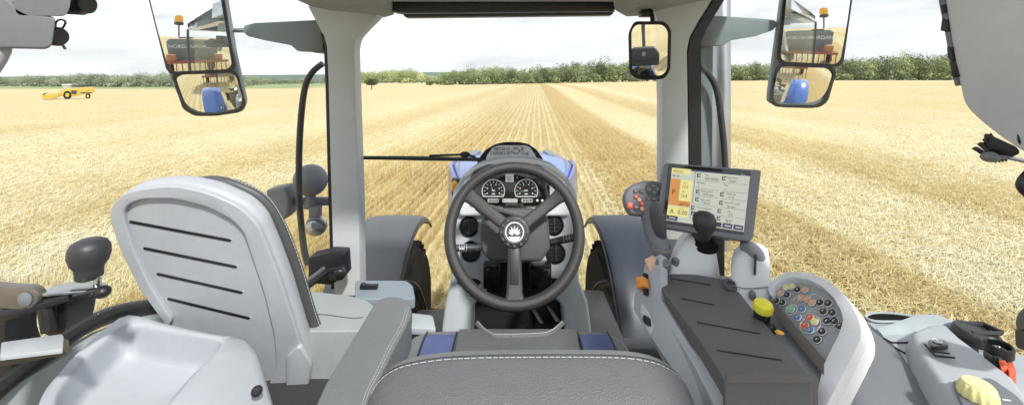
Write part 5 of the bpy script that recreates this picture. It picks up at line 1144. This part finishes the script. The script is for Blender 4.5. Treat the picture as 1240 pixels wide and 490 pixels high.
# ================= top left unit
lu=thing('overhead_duct','rounded grey overhead moulding in the top left corner','overhead unit',P(40,60,.62))
m=M(); m.prism(rc([P(18,20,.60),P(12,-40,.60),P(92,-40,.60),P(84,12,.60),P(79,20,.60)],.012),ray(60,0)*.1); ob('upper_lobe',m,MT['mid'],lu,bevel=.014,seg=4)
m=M(); m.prism(rc([P(2,59,.60),P(-60,62,.60),P(-80,10,.60),P(-20,-20,.60),P(30,14,.60),P(67,21,.60),P(67,30,.60),P(63,56,.60),P(56,60,.60)],.012),ray(40,40)*.1); ob('lower_lobe',m,MT['mid'],lu,bevel=.014,seg=4)
m=M(); m.tube([P(-30,95,.60),P(-8,60,.61),P(-4,20,.62),P(30,-4,.62),P(60,-10,.62)],.018,12,smooth=4); ob('trim_rail',m,MT['light'],lu)
pc1=thing('cable_plug','ribbed black cable plug sticking out of the upper grey moulding, top left','plug',P(96,12,.62))
m=M(); m.lathe(P(80,4,.63),V((1,0,-.06)),[(.013,0),(.017,.004)]+[(.017 if k%2 else .0145,.006+k*.0035) for k in range(7)]+[(.014,.034),(.0,.035)],24); ob('body',m,MT['black'],pc1,sharp=20)
pc2=thing('socket_cap','black rubber socket cap with a pull loop on the lower grey moulding, top left','cap',P(72,55,.62))
m=M(); m.lathe(P(64,44,.63),V((1,0,-.08)),[(.013,0),(.0145,.003),(.0145,.009),(.0125,.012),(.0,.013)],24); ob('cap',m,MT['dark'],pc2)
m=M(); m.tube([P(67,34,.62),P(68,27,.62),P(73,24,.62),P(79,26,.62),P(78,31,.62),P(75,35,.62)],.0014,6,smooth=5); ob('loop',m,MT['black'],pc2)
m=M(); m.tube([P(74,54,.62),P(77,56,.62),P(79,59.5,.62)],.0018,6); ob('tab',m,MT['black'],pc2)
# ================= storage tray, left front
ty=thing('storage_tray','pale grey moulded tray with a shallow recess behind the passenger seat back','tray',R(-.65,.8,-1.0))
zt=-.52; hz_=HPl(zt)
OO=[(147,380),(160,378),(200,390),(262,404),(300,408),(314,425),(336,500),(345,600),(20,600),(40,500),(52,470),(85,432),(120,400)]
II=[(137,403),(150,394),(163,392),(200,399),(240,406),(270,410),(262,424),(235,446),(200,486),(190,600),(60,600),(64,500),(72,470),(100,436)]
outer=[hz_(a,b_) for a,b_ in OO]; inner=[hz_(a,b_) for a,b_ in II]
def resamp(poly,n):
    L=[0]; 
    for i in range(len(poly)): L.append(L[-1]+(poly[(i+1)%len(poly)]-poly[i]).length)
    out=[]; j=0
    for k in range(n):
        t=L[-1]*k/n
        while L[j+1]<t: j+=1
        f=(t-L[j])/max(L[j+1]-L[j],1e-9); out.append(poly[j]*(1-f)+poly[(j+1)%len(poly)]*f)
    return out
cI=sum(inner,V())/len(inner)
def byang(poly,n=96):
    poly=resamp(rc(poly,.022,5),900); out=[]
    an=[math.atan2(p.y-cI.y,p.x-cI.x) for p in poly]
    for k in range(n):
        a=-math.pi+2*math.pi*(k+.5)/n; i=min(range(len(poly)),key=lambda i_:abs((an[i_]-a+math.pi)%(2*math.pi)-math.pi)); out.append(poly[i].copy())
    return out
O,I=byang(outer),byang(inner); lerp=lambda A,B,t,z:[a*(1-t)+b*t+V((0,0,z)) for a,b in zip(A,B)]
cen=lambda s_,z,B=I:[cI+(p-cI)*s_+V((0,0,z)) for p in B]
def drop(p):
    k=min(max((p.x-(-.60))/.08,0),1); return k*k*(3-2*k)
O=[p+(p-EYE)*(.07*drop(p)) for p in O]
rings=[[V((p.x,p.y,H-1.0)) for p in O],lerp(O,I,0,-.03),lerp(O,I,.0,-.012),lerp(O,I,.06,-.004),lerp(O,I,.18,0),lerp(O,I,.80,0),lerp(O,I,.94,-.002),lerp(O,I,1.,-.007),cen(.985,-.018),cen(.96,-.05),cen(.93,-.062),cen(.87,-.066),cen(.05,-.066)]
m=M(); m.loft(rings); tb=ob('tray_body',m,MT['shell'],ty,sharp=75)
m=M(); q=P(311,473,.70); nn=V((.55,-.75,.35)).normalized(); m.lathe(q,nn,[(.008,-.002),(.009,.001),(.0068,.001),(.006,-.001)],20); m.lathe(q,nn,[(.0058,.0),(.0,.0006)],16); hs_=ob('screw_hole',m,MT['black'],tb)
# ================= ball lever linkage at the left edge
lv=thing('hand_lever','black ball knob lever on a hinged metal linkage at the far left','lever',P(60,430,.72))
c_=P(108,306,.75); m=M(); m.lathe(c_,(0,0,1),[(.017,-.046),(.0195,-.043),(.020,-.032),(.0205,-.026),(.0265,-.017),(.0300,-.003),(.0292,.010),(.0245,.0195),(.015,.025),(.0,.0265)],32); ob('knob',m,MT['dark'],lv,sharp=70)
m=M(); m.lathe(P(118,347,.75),(0,0,1),[(.006,0),(.006,.02)],12); ob('stud',m,MT['chrome'],lv)
m=M(); m.prism(rc([P(48,356,.70),P(64,345,.74),P(88,340,.78),P(128,341,.78),P(132,345,.76),P(120,350,.74),P(80,353,.71)],.008),(0,0,-.005)); ob('top_plate',m,MT['steel'],lv,bevel=.0015)
m=M(); m.tube([P(88,358,.72),P(112,353,.735),P(126,350,.74)],[.004,.007,.006],10); m.ball(P(124,353,.735),(.013,.012,.011),14,10); m.ball(P(113,356,.735),(.008,.008,.008),10,8); ob('link_rod',m,MT['black'],lv)
m=M(); m.prism(rc([P(-20,344,.70),P(8,347,.70),P(36,348,.70),P(46,356,.70),P(44,368,.70),P(32,376,.70),P(8,374,.70),P(-20,370,.70)],.008),(0,.016,0)); bp_=ob('hinge_plate',m,MT['bronze'],lv,bevel=.003)
m=M(); m.lathe(P(31,362,.699),(0,-1,0),[(.012,0),(.012,.002),(.008,.004),(.0,.005)],16); ob('hinge_bolt',m,MT['mid'],bp_)
m=M(); m.tube([P(5,380,.71),P(40,371,.71),P(88,357,.72)],[.012,.011,.009],12); ob('tie_rod',m,MT['black'],lv)
m=M(); m.prism(rc([P(44,372,.73),P(82,358,.73),P(84,370,.73),P(78,402,.73),P(62,408,.73),P(48,402,.73)],.006),(0,.05,0)); m.prism(rc([P(-20,375,.74),P(8,372,.74),P(6,410,.74),P(16,445,.74),P(-20,470,.74)],.006),(0,.05,0)); m.tube([P(54,365,.715),P(60,400,.715)],.011,10); ob('block',m,MT['black'],lv,bevel=.004)
m=M(); m.prism(rc([P(2,414,.69),P(74,404,.71),P(77,407,.70),P(76,422,.66),P(0,431,.65)],.003),(0,0,-.007)); fp_=ob('foot_plate',m,MT['light'],lv,bevel=.0015)
m=M(); m.prism([P(-10,416,.70),P(76,408,.71),P(76,424,.67),P(-10,440,.66)],(0,.01,-.012)); ob('under_plate',m,MT['black'],fp_)
